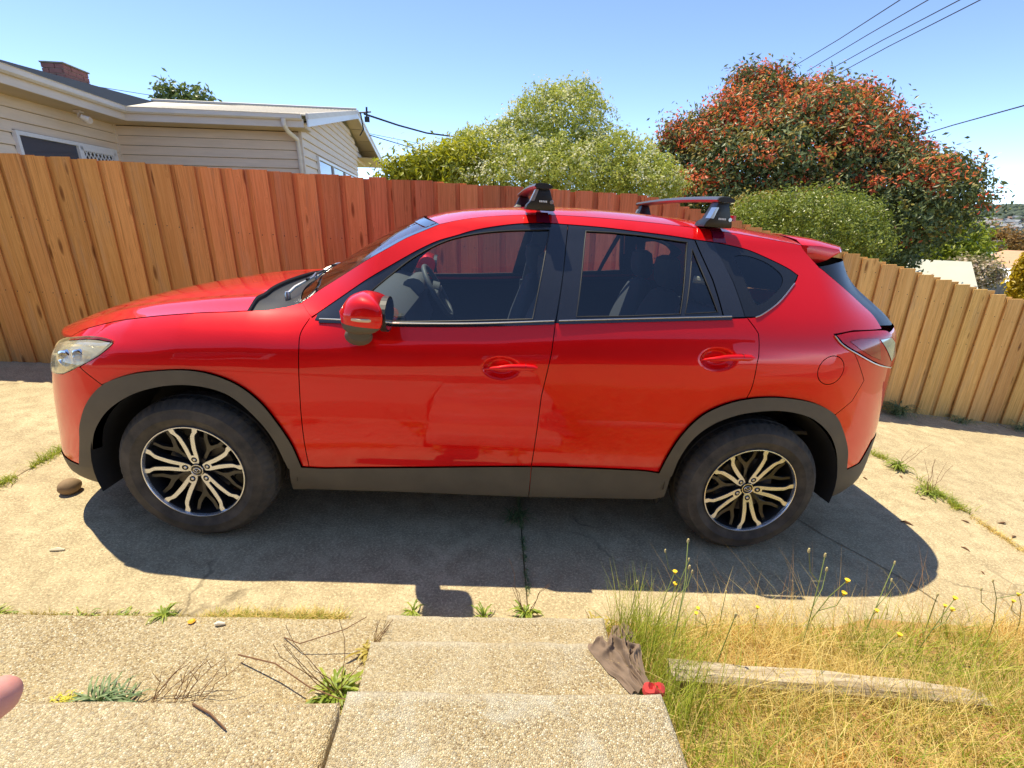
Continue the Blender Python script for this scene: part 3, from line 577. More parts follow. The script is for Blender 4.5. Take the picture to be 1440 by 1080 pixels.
    panel('rear_bumper_apron', rlow, M['clad'], CAR, proud=.004, thick=.04, **kw)
    # lamps
    hl = A['headlamp'][:-1] if A['headlamp'][0] == A['headlamp'][-1] else A['headlamp']
    lamp = panel('headlight', hl, M['lens'], CAR, thick=0, gap=.001, grid=.02, proud=.004, **kw)
    panel('lamp_housing', hl, M['lh'], lamp, proud=-.020, thick=-.02, grid=.02, **kw)
    t = MB()
    for (s, z, r, dpt) in ((-.485, .880, .040, -.018), (-.405, .906, .029, -.018)):
        P0 = Vector(wall(s, z, dpt)); P1 = Vector(wall(s, z, dpt + .03)); nn = (P1 - P0).normalized(); uu = nn.orthogonal().normalized(); vv = nn.cross(uu)
        for r0, r1, h0, h1 in ((r, r * .98, 0, .02), (r * .98, r * .8, .02, .022), (r * .8, r * .35, .022, -.012)):
            t.loft([[P0 + nn * h0 + (uu * math.cos(a) + vv * math.sin(a)) * r0 for a in np.linspace(0, 2 * math.pi, 24, endpoint=False)], [P0 + nn * h1 + (uu * math.cos(a) + vv * math.sin(a)) * r1 for a in np.linspace(0, 2 * math.pi, 24, endpoint=False)]], cap=False)
    o = t.obj('lamp_reflector', M['chrome'], True, parent=lamp)
    t = MB(); t.loft([[Vector(wall(s, z + dz, pr)) for dz, pr in ((-.012, -.02), (.0, -.004), (.012, -.008), (.012, -.02))] for s, z in ((-.54, .925), (-.48, .938), (-.40, .948), (-.32, .952), (-.275, .957))]); o2 = t.obj('lamp_bezel', M['chrome'], True, parent=lamp)
    if mir: mbox_mirror(o); mbox_mirror(o2)
    tl = panel('tail_light', A['taillamp'], M['redlens'], CAR, proud=.010, thick=.03, grid=.02, gap=.003, **kw)
    panel('clear_section', OUT['tailclear'], M['smoke'], tl, proud=.0125, thick=.006, grid=.015, gap=0, **kw)
    t = MB(); tt = [TL[k] for k in (0, 9, 8, 7, 6)]
    t.tube([Vector(wall(s, z - .006, .006)) for s, z in crv(tt, 5)], .003, 6); o = t.obj('lamp_edge_trim', M['satin'], True, parent=tl)
    if mir: mbox_mirror(o)
    panel('lens_core', [(3.00, 1.155), (3.06, 1.166), (3.20, 1.163), (3.225, 1.10), (3.24, 1.06), (3.15, 1.085), (3.06, 1.122)], M['lenscore'], tl, proud=.0125, thick=.004, grid=.015, gap=0, **kw)
    # mirror on the door
    ol = crv([(.745, 1.20), (.775, 1.245), (.81, 1.268), (.845, 1.275), (.885, 1.263), (.907, 1.235), (.912, 1.19), (.904, 1.145), (.87, 1.117), (.80, 1.113), (.757, 1.13), (.745, 1.20)], 3)[:-1]
    rings = []
    for y, sc, dx in ((.0, .70, .02), (-.03, .88, .008), (-.07, .97, .0), (-.12, 1, 0), (-.165, .97, .004), (-.195, .90, .010), (-.215, .78, .018), (-.228, .6, .028), (-.234, .35, .035)):
        rings.append([Vector((.842 + (x - .842) * (sc if x < .842 else min(1, sc + .25)) + dx, y, 1.19 + (z - 1.19) * sc)) for x, z in ol])
    wm = None
    for nm, mt, lo in (('wing_mirror', M['paint'], True), ('mirror_lower_shell', M['clad'], False)):
        b = MB(); b.loft(rings); bm = bmesh.new(); me_ = bpy.data.meshes.new('tmp'); me_.from_pydata([tuple(v) for v in b.V], [], b.F); bm.from_mesh(me_); bpy.data.meshes.remove(me_)
        bmesh.ops.recalc_face_normals(bm, faces=bm.faces)
        bmesh.ops.bisect_plane(bm, geom=bm.verts[:] + bm.edges[:] + bm.faces[:], plane_co=(.84, 0, 1.157), plane_no=(.06, 0, 1), clear_inner=lo, clear_outer=not lo)
        bmesh.ops.holes_fill(bm, edges=[e for e in bm.edges if e.is_boundary])
        V_ = [tuple(v.co) for v in bm.verts]; bm.verts.index_update(); F_ = [tuple(v.index for v in f.verts) for f in bm.faces]; bm.free()
        bb = MB().add(V_, F_); o = bb.obj(nm, mt, True, parent=d1 if wm is None else wm)
        if wm is None: wm = o
        if mir: mbox_mirror(o)
    t = MB(); ring = []
    for x, y in ((.79, -.205), (.815, -.226), (.845, -.2365), (.875, -.236), (.90, -.225), (.905, -.20)):
        ring.append([Vector((x, y, 1.190)), Vector((x, y - .004, 1.187)), Vector((x, y - .004, 1.180)), Vector((x, y, 1.177))])
    t.loft(ring); o = t.obj('indicator_strip', M['amber'], True, parent=wm)
    t = MB(); t.loft([[Vector((.80 + .058 * math.cos(a) * k + dx, y, 1.08 + .04 * math.sin(a) * k + dz)) for a in np.linspace(0, 2 * math.pi, 16, endpoint=False)] for y, k, dx, dz in ((.03, .9, -.02, -.012), (-.03, 1, -.01, -.008), (-.075, 1, 0, .0), (-.10, .8, .01, .018))]); o1 = t.obj('mirror_foot', M['clad'], True, parent=wm)
    t = MB(); t.loft([[Vector((.9365 + .001 * k, -.115 + .095 * math.cos(a), 1.19 + .062 * math.sin(a))) for a in np.linspace(0, 2 * math.pi, 24, endpoint=False)] for k in (0, 1)]); o4 = t.obj('mirror_glass', M['chrome'], parent=wm)
    t = MB(); t.loft([[Vector((.930 + .006 * k, -.115 + .103 * math.cos(a), 1.19 + .070 * math.sin(a))) for a in np.linspace(0, 2 * math.pi, 24, endpoint=False)] for k in (-3, 1)]); o5 = t.obj('mirror_rim', M['black'], parent=wm)
    if mir:
        for x in (o, o1, o4, o5): mbox_mirror(x)
    # inner door card with a ledge under the glass, and a dark inner skin
    card = loop([(.6, .40), (2.2, .40), (2.3, .7), (2.5, .9), (2.5, 1.205)], [(q[0], q[1] - .02) for q in R_(belt) if .62 < q[0] < 2.49])
    panel('door_card', card, M['cabin'], CAR, proud=-.052, thick=.075, grid=.08, **kw)
    skin = loop([(-.5, .86), (-.2, .93), (.1, .95), (.35, .9), (.5, .75), (.54, .30), (2.2, .30), (2.25, .62), (2.4, .86), (2.65, .96), (2.95, .92), (3.1, .8), (3.3, .5), (3.6, .5), (S_TAIL, .5), (S_TAIL, .95), (3.45, 1.12), (3.0, 1.15), (2.6, 1.19), (2.5, 1.17), (.6, 1.06), (.3, 1.02), (-.3, .9)])
    panel('inner_body_skin', skin, M['liner'], CAR, proud=-.06, thick=0, grid=.09, **kw)

# ---- roof, bonnet, windscreen, tail
def patch(name, fn, nu, nv, mat, parent, smooth=True, **k):
    U, Vv = np.meshgrid(np.linspace(0, 1, nu), np.linspace(-1, 1, nv), indexing='ij')
    P = fn(U.ravel(), Vv.ravel()); i = np.arange(nu * nv).reshape(nu, nv)
    F = np.stack([i[:-1, :-1], i[1:, :-1], i[1:, 1:], i[:-1, 1:]], -1).reshape(-1, 4)
    return mesh(name, P, F, mat, smooth, parent=parent, **k)
def curve3(pts2):
    q = np.array(pts2); L = np.r_[0, np.cumsum(np.hypot(*np.diff(q, axis=0).T))]; L /= L[-1]
    return lambda u: wall(np.interp(u, L, q[:, 0]), np.interp(u, L, q[:, 1]))
def bulge(edge, dx, dz, px_=2, pz=2):
    def f(u, v):
        e = edge(u); t = np.abs(v); y = YC + v * (YC - e[:, 1])
        return np.stack([e[:, 0] + dx(u) * (1 - t ** px_), y, e[:, 2] + dz(u) * (1 - t ** pz)], -1)
    return f
ge = curve3(gut)
roof_f = bulge(ge, lambda u: -.12 * (1 - smoothstep(0, .25, u)) + .02 * smoothstep(.8, 1, u), lambda u: np.interp(u, [0, .1, .4, 1], [.022, .035, .046, .046]), 2, 3.2)
roof = patch('roof', roof_f, 60, 49, M['paint'], CAR)
patch('headlining', lambda u, v: roof_f(u, v * .96) - np.array([0, 0, .035]), 20, 15, M['lining'], CAR)
wedge = curve3(A['apillarT'])
ws_f = bulge(wedge, lambda u: -.145 + .0 * u, lambda u: .012 + .01 * u, 2, 2)
WS = patch('windscreen', lambda u, v: ws_f(u, v * .985) - np.array([0, 0, .004]), 24, 33, M['windscreen'], CAR)
for sg in (-1, 1):      # black band and bright edge round the windscreen
    b = MB(); b.loft([[Vector(ws_f(np.array([u]), np.array([sg * k]))[0]) + Vector((0, 0, dz)) for k, dz in ((1.0, 0), (.93, -.0015), (.93, -.006), (1.0, -.006))] for u in np.linspace(0, 1, 24)])
    b.obj('windscreen_band', M['gloss'], True, parent=WS)
b = MB(); b.loft([[Vector(ws_f(np.array([u]), np.array([k]))[0]) + Vector((0, 0, .0005)) for u in (.93, 1.0)] for k in np.linspace(-.93, .93, 24)], closed=False, cap=False); b.obj('windscreen_band', M['gloss'], True, parent=WS)
he = curve3(A['hoodedge'])
zc_f = pchip([-.93, -.7, -.48, -.27, -.01, .22], [.885, .985, 1.055, 1.102, 1.143, 1.172])
def hood_f(u, v):
    e = he(u); t = np.abs(v); xc = -.92 + 1.12 * u ** .9; zc = zc_f(xc)
    x = xc + (e[:, 0] - xc) * t ** 2.4
    tt = t ** 2.6; z = zc * (1 - tt) + e[:, 2] * tt
    z = z + .010 * np.exp(-((t - .80) / .10) ** 2) * smoothstep(0, .4, u) - .004 * np.exp(-((t - .62) / .08) ** 2) * smoothstep(.1, .5, u)
    return np.stack([x, YC + v * (YC - e[:, 1] - .002), z + .001], -1)
hood = patch('bonnet', hood_f, 60, 81, M['paint'], CAR)
# front lip and folded rear edge of the bonnet, cowl panel
b = MB(); rr = [Vector(hood_f(np.array([0.0]), np.array([v]))[0]) for v in np.linspace(-1, 1, 41)]
b.loft([[p, p + Vector((-.006, 0, -.010)), p + Vector((.01, 0, -.05)), p + Vector((.06, 0, -.10))] for p in rr], closed=False, cap=False); b.obj('bonnet_lip', M['paint'], True, parent=hood)
b = MB(); rr = [Vector(hood_f(np.array([1.0]), np.array([v]))[0]) for v in np.linspace(-1, 1, 41)]
b.loft([[p, p + Vector((.006, 0, -.008)), p + Vector((.002, 0, -.05)), p + Vector((-.03, 0, -.05))] for p in rr], closed=False, cap=False); b.obj('bonnet_edge', M['black'], True, parent=hood)
def cowl_f(u, v):
    a = hood_f(np.ones_like(u), v * .985); c = ws_f(np.zeros_like(u), v * 1.0)
    p = a * (1 - u)[:, None] + c * u[:, None]; p[:, 2] -= .028 * np.sin(np.pi * np.clip(u * .9 + .1, 0, 1)) + .012 * (1 - u); return p
cowl = patch('cowl_panel', cowl_f, 8, 30, M['black'], CAR)
def wiper(y0, y1, x0, lab=None):
    b = MB(); p0 = Vector((x0, y0, 1.165)); u0 = .10
    q = [Vector(ws_f(np.array([u]), np.array([(YC - y) / -.74 * 1.0]))[0]) + Vector((-.012, 0, .022)) for u, y in ((u0, y0 + .10), (.10, (y0 + y1) / 2), (.085, y1))]
    b.tube([p0, p0 + (q[0] - p0) * .3 + Vector((0, 0, .010)), q[0], q[1]], [.009, .008, .006, .004], 8); b.lathe([(.0, .014), (.011, .012), (.014, .0), (.014, -.03)], 14, 'z', tuple(p0))
    w_ = b.obj('wiper', M['satin'], True, parent=CAR)
    b = MB(); b.tube([q[0] + Vector((-.01, -.06, -.004)), q[1] + Vector((0, 0, -.008)), q[2] + Vector((0, 0, -.01))], .007, 6); b.obj('wiper_blade', M['black'], True, parent=w_)
wiper(.34, .86, .365); wiper(.98, 1.52, .30)
# tailgate, rear window, spoiler
for mir in (False, True):
    tg = panel('tailgate', [TL[6], (3.5, .98), (3.8, .90), (S_TAIL, .90), (S_TAIL, 1.2), (3.6, 1.2), (3.47, 1.195), TL[3], TL[4], TL[5]], M['paint'], CAR, mirror=mir, gap=.004)
    panel('rear_window', loop(A['dedge'][:-1], [(3.48, 1.2), (3.6, 1.205), (S_TAIL, 1.205), (S_TAIL, 1.5), (3.4, 1.5), (3.1, 1.485)]), M['wing'], CAR, mirror=mir, gap=.002, proud=-.003)
SP = [(.338, [(2.862, 1.556), (2.96, 1.557), (3.06, 1.546), (3.072, 1.533), (3.01, 1.49), (2.945, 1.464), (2.90, 1.497), (2.872, 1.535)]),
      (.40, [(2.866, 1.580), (2.98, 1.577), (3.11, 1.556), (3.125, 1.538), (3.06, 1.492), (2.96, 1.470), (2.91, 1.50), (2.88, 1.55)]),
      (.52, [(2.872, 1.594), (3.02, 1.589), (3.19, 1.560), (3.205, 1.541), (3.12, 1.495), (2.98, 1.478), (2.93, 1.50), (2.89, 1.56)]),
      (.70, [(2.878, 1.600), (3.05, 1.596), (3.30, 1.563), (3.315, 1.544), (3.2, 1.50), (3.0, 1.485), (2.94, 1.50), (2.9, 1.56)]),
      (.92, [(2.882, 1.602), (3.08, 1.598), (3.38, 1.565), (3.40, 1.546), (3.24, 1.50), (3.02, 1.488), (2.95, 1.50), (2.9, 1.56)])]
SP = SP + [(2 * YC - y, l) for y, l in reversed(SP[:-1])]
b = MB(); b.loft([[Vector((x, y, z)) for x, z in l] for y, l in SP]); b.obj('spoiler', M['paint'], True, bevel=.004, parent=CAR)
# grille and front badge side, never faced by the camera but part of the car
gr = panel('grille', [(S_NOSE, .5), (-1.2, .5), (-1.08, .62), (-1.05, .80), (-1.1, .85), (S_NOSE, .85)], M['gloss'], CAR, proud=.006)
panel('grille', [(S_NOSE, .5), (-1.2, .5), (-1.08, .62), (-1.05, .80), (-1.1, .85), (S_NOSE, .85)], M['gloss'], CAR, proud=.006, mirror=True)
# underbody and wheel wells
b = MB(); b.box((-.6, .36, .24), (3.4, 1.48, .70)); b.box((.5, .10, .25), (2.2, .5, .44)); b.box((.5, 1.34, .25), (2.2, 1.74, .44)); b.obj('underbody', M['liner'], parent=CAR)
for x0, s1 in ((0, -1), (2.7, -1), (0, 1), (2.7, 1)):
    b = MB(); ys = (.015, .08, .20, .34, .34) if s1 < 0 else (1.825, 1.76, 1.64, 1.5, 1.5); a0_, a1_ = (-.1, 3.44) if x0 == 0 else (-.16, 3.2)
    rings = [[Vector((x0 + .005 + r * math.cos(a) * (1.03 if x0 == 0 else 1.0), y, .37 + r * math.sin(a))) for a in np.linspace(a0_, a1_, 30)] for y, r in zip(ys[:4], (.448, .44, .43, .41))]
    b.loft(rings, cap=False, closed=False); b.loft([[p for p in rings[-1]], [Vector((x0, rings[-1][0].y, .37)) for p in rings[-1]]], cap=False, closed=False); b.obj('wheel_well', M['liner'], True, parent=CAR)
b = MB(); b.tube([(2.26, .12, .34), (2.27, .10, .24), (2.262, .09, .215)], [.03, .022, .006], 8); b.obj('mud_deflector', M['black'], parent=CAR)

# ---- wheels
RW = .232
def wheel(name, a0):
    W = empty(name, parent=CAR)
    prof = [(.200, .20), (.236, .205), (.262, .222), (.300, .226), (.330, .218), (.347, .203), (.356, .190)]
    n = 240; b = MB(); V = []; F = []
    full = [(.232, .012, 0), (.242, .004, 0), (.258, -.006, 0), (.276, -.0125, 0), (.279, -.0145, 0), (.284, -.0135, 0), (.305, -.0105, 0), (.318, -.006, 0), (.322, -.0065, 0), (.326, -.003, 0), (.337, .006, 1), (.347, .018, 1), (.3545, .030, 1), (.357, .036, 0), (.3515, .0375, 0), (.3515, .0445, 0), (.3585, .046, 1), (.361, .075, 1), (.354, .077, 0), (.354, .087, 0), (.3615, .089, 0), (.362, .125, 0), (.354, .127, 0), (.354, .137, 0), (.361, .139, 1), (.3585, .168, 1), (.3515, .17, 0), (.3515, .177, 0), (.357, .178, 0), (.3545, .184, 1), (.347, .196, 1), (.337, .208, 0), (.305, .224, 0), (.258, .22, 0), (.235, .205, 0)]
    m = len(full)
    for k in range(n):
        a = 2 * math.pi * k / n
        for r, h, fl in full:
            rr_ = r - (.0055 if (fl and k % 4 == 0) else 0); V.append((rr_ * math.cos(a), h, rr_ * math.sin(a)))
    for k in range(n):
        for j in range(m - 1): F.append((k * m + j, ((k + 1) % n) * m + j, ((k + 1) % n) * m + j + 1, k * m + j + 1))
    b.add(V, F).obj('tyre', M['tyre'], True, parent=W)
    b = MB(); b.lathe([(.227, .014), (.2285, .002), (.231, -.003), (.2355, -.0025), (.2365, .004), (.234, .012)], 96); b.obj('rim_lip', M['rimface'], True, parent=W)
    b = MB(); b.lathe([(.2285, .010), (.222, .028), (.214, .07), (.206, .12), (.203, .2)], 72); b.lathe([(.203, .19), (.02, .19)], 48); b.obj('rim_barrel', M['rimblack'], True, parent=W)
    b = MB(); b.lathe([(.055, .085), (.075, .075), (.150, .075), (.152, .08), (.152, .095), (.07, .097)], 64); b.lathe([(.0, .05), (.05, .05), (.06, .085)], 40); b.obj('brake_disc', M['iron'], True, parent=W)
    yf = lambda r: .007 + .030 * max(0, 1 - r) ** 1.25
    arm = [(.33, .022), (.5, .032), (.62, .052), (.72, .075), (.79, .094), (.83, .120), (.88, .158), (.968, .178), (.948, .288), (.90, .276), (.865, .262), (.83, .222), (.79, .190), (.72, .168), (.6, .145), (.45, .122), (.33, .112)]
    root = [(.13, -.06), (.18, -.085), (.26, -.104), (.345, -.112), (.345, .112), (.26, .104), (.18, .085), (.13, .06)]
    for i in range(5):
        ang = math.radians(a0 - 72 * i); ca, sa = math.cos(ang), math.sin(ang)
        def at3(p, dy, sh=1.0):
            u, v = p; r = math.hypot(u, v); x = RW * (u * ca - v * sa); z = RW * (u * sa + v * ca); return Vector((x, yf(r) + dy, z))
        b = MB(); bk = MB()
        polys = [root, arm, [(u, -v) for u, v in reversed(arm)]]
        for pl in polys:
            ins = inset(pl, .007)
            b.prism(dens(ins, .05), lambda p: at3(p, 0), lambda p: at3(p, .004))
            bk.prism(dens(pl, .06), lambda p: at3(p, .003), lambda p: at3(p, .034))
        sp = b.obj('spoke', M['rimface'], parent=W); bk.obj('spoke_back', M['rimblack'], parent=sp)
        b = MB(); hole = [(.235 + .062 * math.cos(t), .058 * math.sin(t)) for t in np.linspace(0, 2 * math.pi, 18, endpoint=False)]
        b.prism(hole, lambda p: at3(p, -.0008), lambda p: at3(p, .0025)); b.obj('lug_recess', M['black'], parent=W)
        c = at3((.235, 0), 0); b = MB(); b.lathe([(0, -.003), (.006, -.003), (.0078, -.001), (.0078, .01)], 6, 'y', tuple(c)); b.obj('lug_nut', M['satin'], parent=W)
        # darker set-back Y spoke between the bright ones
        ang = math.radians(a0 - 72 * i - 36); ca, sa = math.cos(ang), math.sin(ang)
        y1 = [(.14, .05), (.30, .036), (.48, .036), (.60, .085), (.72, .175), (.93, .245), (.95, .175), (.78, .115), (.68, .045), (.64, 0)]
        Y = y1 + [(u, -v) for u, v in reversed(y1[:-1])]
        b = MB(); b.prism(Y, lambda p: at3(p, .022), lambda p: at3(p, .044)); b.obj('inner_spoke', M['rimblack'], bevel=.0015, parent=W)
    b = MB(); b.lathe([(0, .026), (.024, .026), (.0275, .0275), (.0285, .03), (.030, .045)], 40); cap_ = b.obj('hub_cap', M['rimblack'], True, parent=W)
    b = MB(); b.lathe([(.0255, .0265), (.0265, .0248), (.029, .0248), (.030, .0268)], 40)
    b.tube([(.0165 * math.cos(t), .0250, .0128 * math.sin(t)) for t in np.linspace(0, 2 * math.pi, 28, endpoint=False)], .0014, 6, close=True)
    b.tube([(-.0158, .0248, .0035), (-.010, .0248, .0055), (-.005, .0248, .002), (0, .0248, -.0045), (.005, .0248, .002), (.010, .0248, .0055), (.0158, .0248, .0035)], [.0009, .0016, .0019, .0022, .0019, .0016, .0009], 6)
    b.obj('hub_emblem', M['chrome'], True, parent=cap_)
    return W
WF = wheel('wheel', 96); WF.location = (0, 0, .362); WF.rotation_euler = (0, 0, -.037)
WR = wheel('wheel', 67); WR.location = (2.7, 0, .362)
for src, x in ((WF, 0), (WR, 2.7)):
    c = copytree(src, CAR); c.location = (x, 2 * YC, .362); c.rotation_euler = (0, 0, math.pi)

# ---- roof rack
def rack(name, X, X2):
    yA, yB = .272, 2 * YC - .272; zt = lambda y: 1.742 - .012 * ((y - YC) / .68) ** 2
    sec = [(-.040, -.002), (-.034, .009), (-.012, .014), (.016, .013), (.036, .006), (.043, -.003), (.034, -.010), (.0, -.013), (-.032, -.010)]
    b = MB(); b.loft([[Vector((X + dx, y, zt(y) + dz)) for dx, dz in sec] for y in np.linspace(yA, yB, 24)])
    bar = b.obj(name, M['rackbar'], True, parent=CAR)
    for y, s in ((yA, 1), (yB, -1)):
        b = MB(); b.loft([[Vector((X + dx * 1.0, y - s * d, zt(y) + dz * (1 if d < .004 else .86))) for dx, dz in sec] for d in (-.006, .006, .012)]); b.obj('end_cap', M['black'], True, parent=bar)
        yo = lambda t: y + s * t
        b = MB()
        P = [[(-.072, .02), (.066, .02), (.066, .14), (-.072, .14)], [(-.066, .015), (.062, .015), (.062, .135), (-.066, .135)], [(-.050, .012), (.052, .012), (.052, .11), (-.050, .11)], [(-.030, .012), (.034, .012), (.034, .10), (-.030, .10)], [(-.024, .014), (.028, .014), (.028, .09), (-.024, .09)]]
        zb = 1.632 if X < 2 else 1.612
        zs = [zb - .004, zb + .018, zb + .035, zb + .085, zt(y) - .008]
        b.loft([[Vector((X + px_, yo(py_ - .0), z)) for px_, py_ in r] for r, z in zip(P, zs)]); ft_ = b.obj('rack_foot', M['rackfoot'], True, bevel=.006, parent=bar)
        # grey corner flash, print, round lock, red tab
        b = MB(); b.loft([[Vector((X - .052, yo(.011), zs[2])), Vector((X - .035, yo(.0105), zs[2])), Vector((X - .018, yo(.0115), zs[3])), Vector((X - .0315, yo(.0115), zs[3]))], [Vector((X - .054, yo(.06), zs[2])), Vector((X - .035, yo(.06), zs[2])), Vector((X - .018, yo(.06), zs[3])), Vector((X - .033, yo(.06), zs[3]))]]); b.obj('foot_flash', M['satin'], parent=bar)
        b = MB()
        for k in range(5): b.box((X - .012 + k * .0075, yo(.0090) - .0006, zs[2] - .004), (X - .0065 + k * .0075, yo(.0090) + .0006, zs[2] + .004))
        b.obj('foot_print', M['white'], parent=bar)
        b = MB(); b.lathe([(0, -s * .002), (.0085, -s * .002), (.0095, 0), (.0095, s * .006)], 20, 'y', (X + .045, yo(.010), zs[2] - .001)); b.obj('foot_lock', M['satin'], True, parent=bar)
        if X > 2:
            b = MB(); b.box((X + .068, yo(.03), zb + .03), (X + .082, yo(.07), zb + .055)); b.obj('rack_tab', M['redlens'], parent=bar)
    # dark magenta strip running from the foot down to the door frame
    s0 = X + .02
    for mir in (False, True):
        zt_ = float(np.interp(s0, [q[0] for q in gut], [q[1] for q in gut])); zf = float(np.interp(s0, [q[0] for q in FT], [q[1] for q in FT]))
        panel('magenta_strip', [(s0 - .035, zf + .002), (s0 + .033, zf + .002), (s0 + .025, zt_ + .012), (s0 - .036, zt_ + .012)], M['strip'], bar, proud=.003, thick=.003, grid=.02, mirror=mir)
M['rackbar'] = plain('rack_bar_aluminium', (.22, .21, .21), .30, .8, var=.05)
M['rackfoot'] = plain('rack_foot_plastic', (.014, .015, .017), .35, spec=.5)
M['strip'] = plain('dark_magenta_strip', (.20, .006, .030), .12, .2, coat=1)
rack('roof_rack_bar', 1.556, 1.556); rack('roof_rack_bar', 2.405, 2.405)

# ---- cabin
b = MB(); pr = [(.40, 1.10), (.55, 1.145), (.70, 1.150), (.84, 1.115), (.90, 1.06), (.885, .98), (.93, .86), (.86, .62), (.5, .6)]
b.loft([[Vector((x, y, z)) for x, z in pr] for y in np.linspace(.14, 1.70, 12)]); b.loft([[Vector((.86 + .07 * math.cos(a) - .03 * k, y, 1.12 + .055 * math.sin(a))) for a in np.linspace(0, 2 * math.pi, 12, endpoint=False)] for k, y in ((0, 1.12), (0, 1.2), (0, 1.4), (0, 1.48))])
dash = b.obj('dashboard', M['cabin'], True, parent=CAR)
b = MB(); b.tube([(.905, .30, 1.03), (.93, .30, 1.065), (.925, .26, 1.095), (.90, .22, 1.10), (.80, .17, 1.12)], [.008, .012, .014, .012, .008], 8); b.tube([(.90, .22, .97), (.935, .23, 1.0), (.93, .30, 1.03)], .010, 8); b.obj('vent_trim', M['satin'], True, parent=dash)
b = MB(); b.box((.86, .80, .45), (1.75, 1.04, .72)); b.box((1.45, .82, .7), (1.75, 1.02, .82)); b.obj('centre_console', M['cabin'], bevel=.02, smooth=True, parent=CAR)
ctr = Vector((1.0, 1.30, 1.073)); ax = Vector((.86, 0, .51)).normalized(); up = Vector((-.51, 0, .86)); sd = Vector((0, 1, 0))
b = MB(); b.tube([ctr + (up * math.sin(t) + sd * math.cos(t)) * .185 for t in np.linspace(0, 2 * math.pi, 40, endpoint=False)], .0165, 10, close=True); sw = b.obj('steering_wheel', M['cabin'], True, parent=CAR)
b = MB()
for t in (0, math.pi, -math.pi / 2): b.tube([ctr - ax * .02, ctr + (up * math.sin(t) + sd * math.cos(t)) * .18], [.035, .018], 8)
b.lathe([(0, .02), (.06, .015), (.07, -.03)], 20, 'x', tuple(ctr)); b.obj('wheel_hub', M['cabin'], True, parent=sw)
def seat(x, y, w):
    b = MB(); rs = lambda hx, hw, z, x0: [Vector((x0 + hx * (abs(math.cos(a)) ** .5) * math.copysign(1, math.cos(a)), y + hw * (abs(math.sin(a)) ** .5) * math.copysign(1, math.sin(a)), z)) for a in np.linspace(0, 2 * math.pi, 20, endpoint=False)]
    b.loft([rs(.24, w, .50, x - .12), rs(.26, w + .02, .56, x - .12), rs(.25, w, .64, x - .12)]); st = b.obj('seat', M['seat'], True, parent=CAR)
    b = MB(); b.loft([rs(.06, w * .9, .60, x + .10), rs(.085, w * 1.02, .75, x + .13), rs(.085, w, .95, x + .18), rs(.07, w * .9, 1.10, x + .215), rs(.055, w * .62, 1.20, x + .235), rs(.03, w * .4, 1.225, x + .24)]); b.obj('seat_back', M['seat'], True, parent=st)
    b = MB(); b.loft([rs(.03, .10, 1.245, x + .235), rs(.055, .125, 1.28, x + .235), rs(.058, .125, 1.35, x + .225), rs(.05, .11, 1.41, x + .22), rs(.02, .07, 1.43, x + .22)]); b.tube([(x + .235, y - .06, 1.18), (x + .235, y - .06, 1.27)], .007, 6); b.tube([(x + .235, y + .06, 1.18), (x + .235, y + .06, 1.27)], .007, 6); b.obj('headrest', M['seat'], True, parent=st)
for y in (.50, 1.34): seat(1.42, y, .25)
for y in (.40, .92, 1.44): seat(2.20, y, .25)
b = MB()
for y in (.235, 2 * YC - .235):
    b.loft([[Vector((x + dx, y + dy, z)) for dx, dy in ((-.05, -.012), (.05, -.012), (.05, .02), (-.05, .02))] for x, z in ((1.62, .5), (1.63, 1.15))])
    yy = .34 if y < 1 else 2 * YC - .34
    b.loft([[Vector((x + dx, q + dy, z)) for dx, dy in ((-.05, -.012), (.05, -.012), (.05, .02), (-.05, .02))] for x, z, q in ((1.645, 1.15, y), (1.70, 1.55, yy))])
b.obj('centre_pillar', M['cabin'], parent=CAR)
b = MB(); b.tube([(2.30, .22, 1.37), (2.36, .20, 1.365), (2.42, .19, 1.33), (2.44, .19, 1.27), (2.44, .19, 1.20)], .017, 8); b.obj('grab_strap', plain('cream_webbing', (.45, .42, .32), .8), True, parent=CAR)
b = MB(); b.box((2.75, .2, .6), (3.4, 1.64, .62)); b.box((2.72, .25, 1.08), (3.30, 1.6, 1.10)); b.obj('cargo_cover', M['cabin'], parent=CAR)
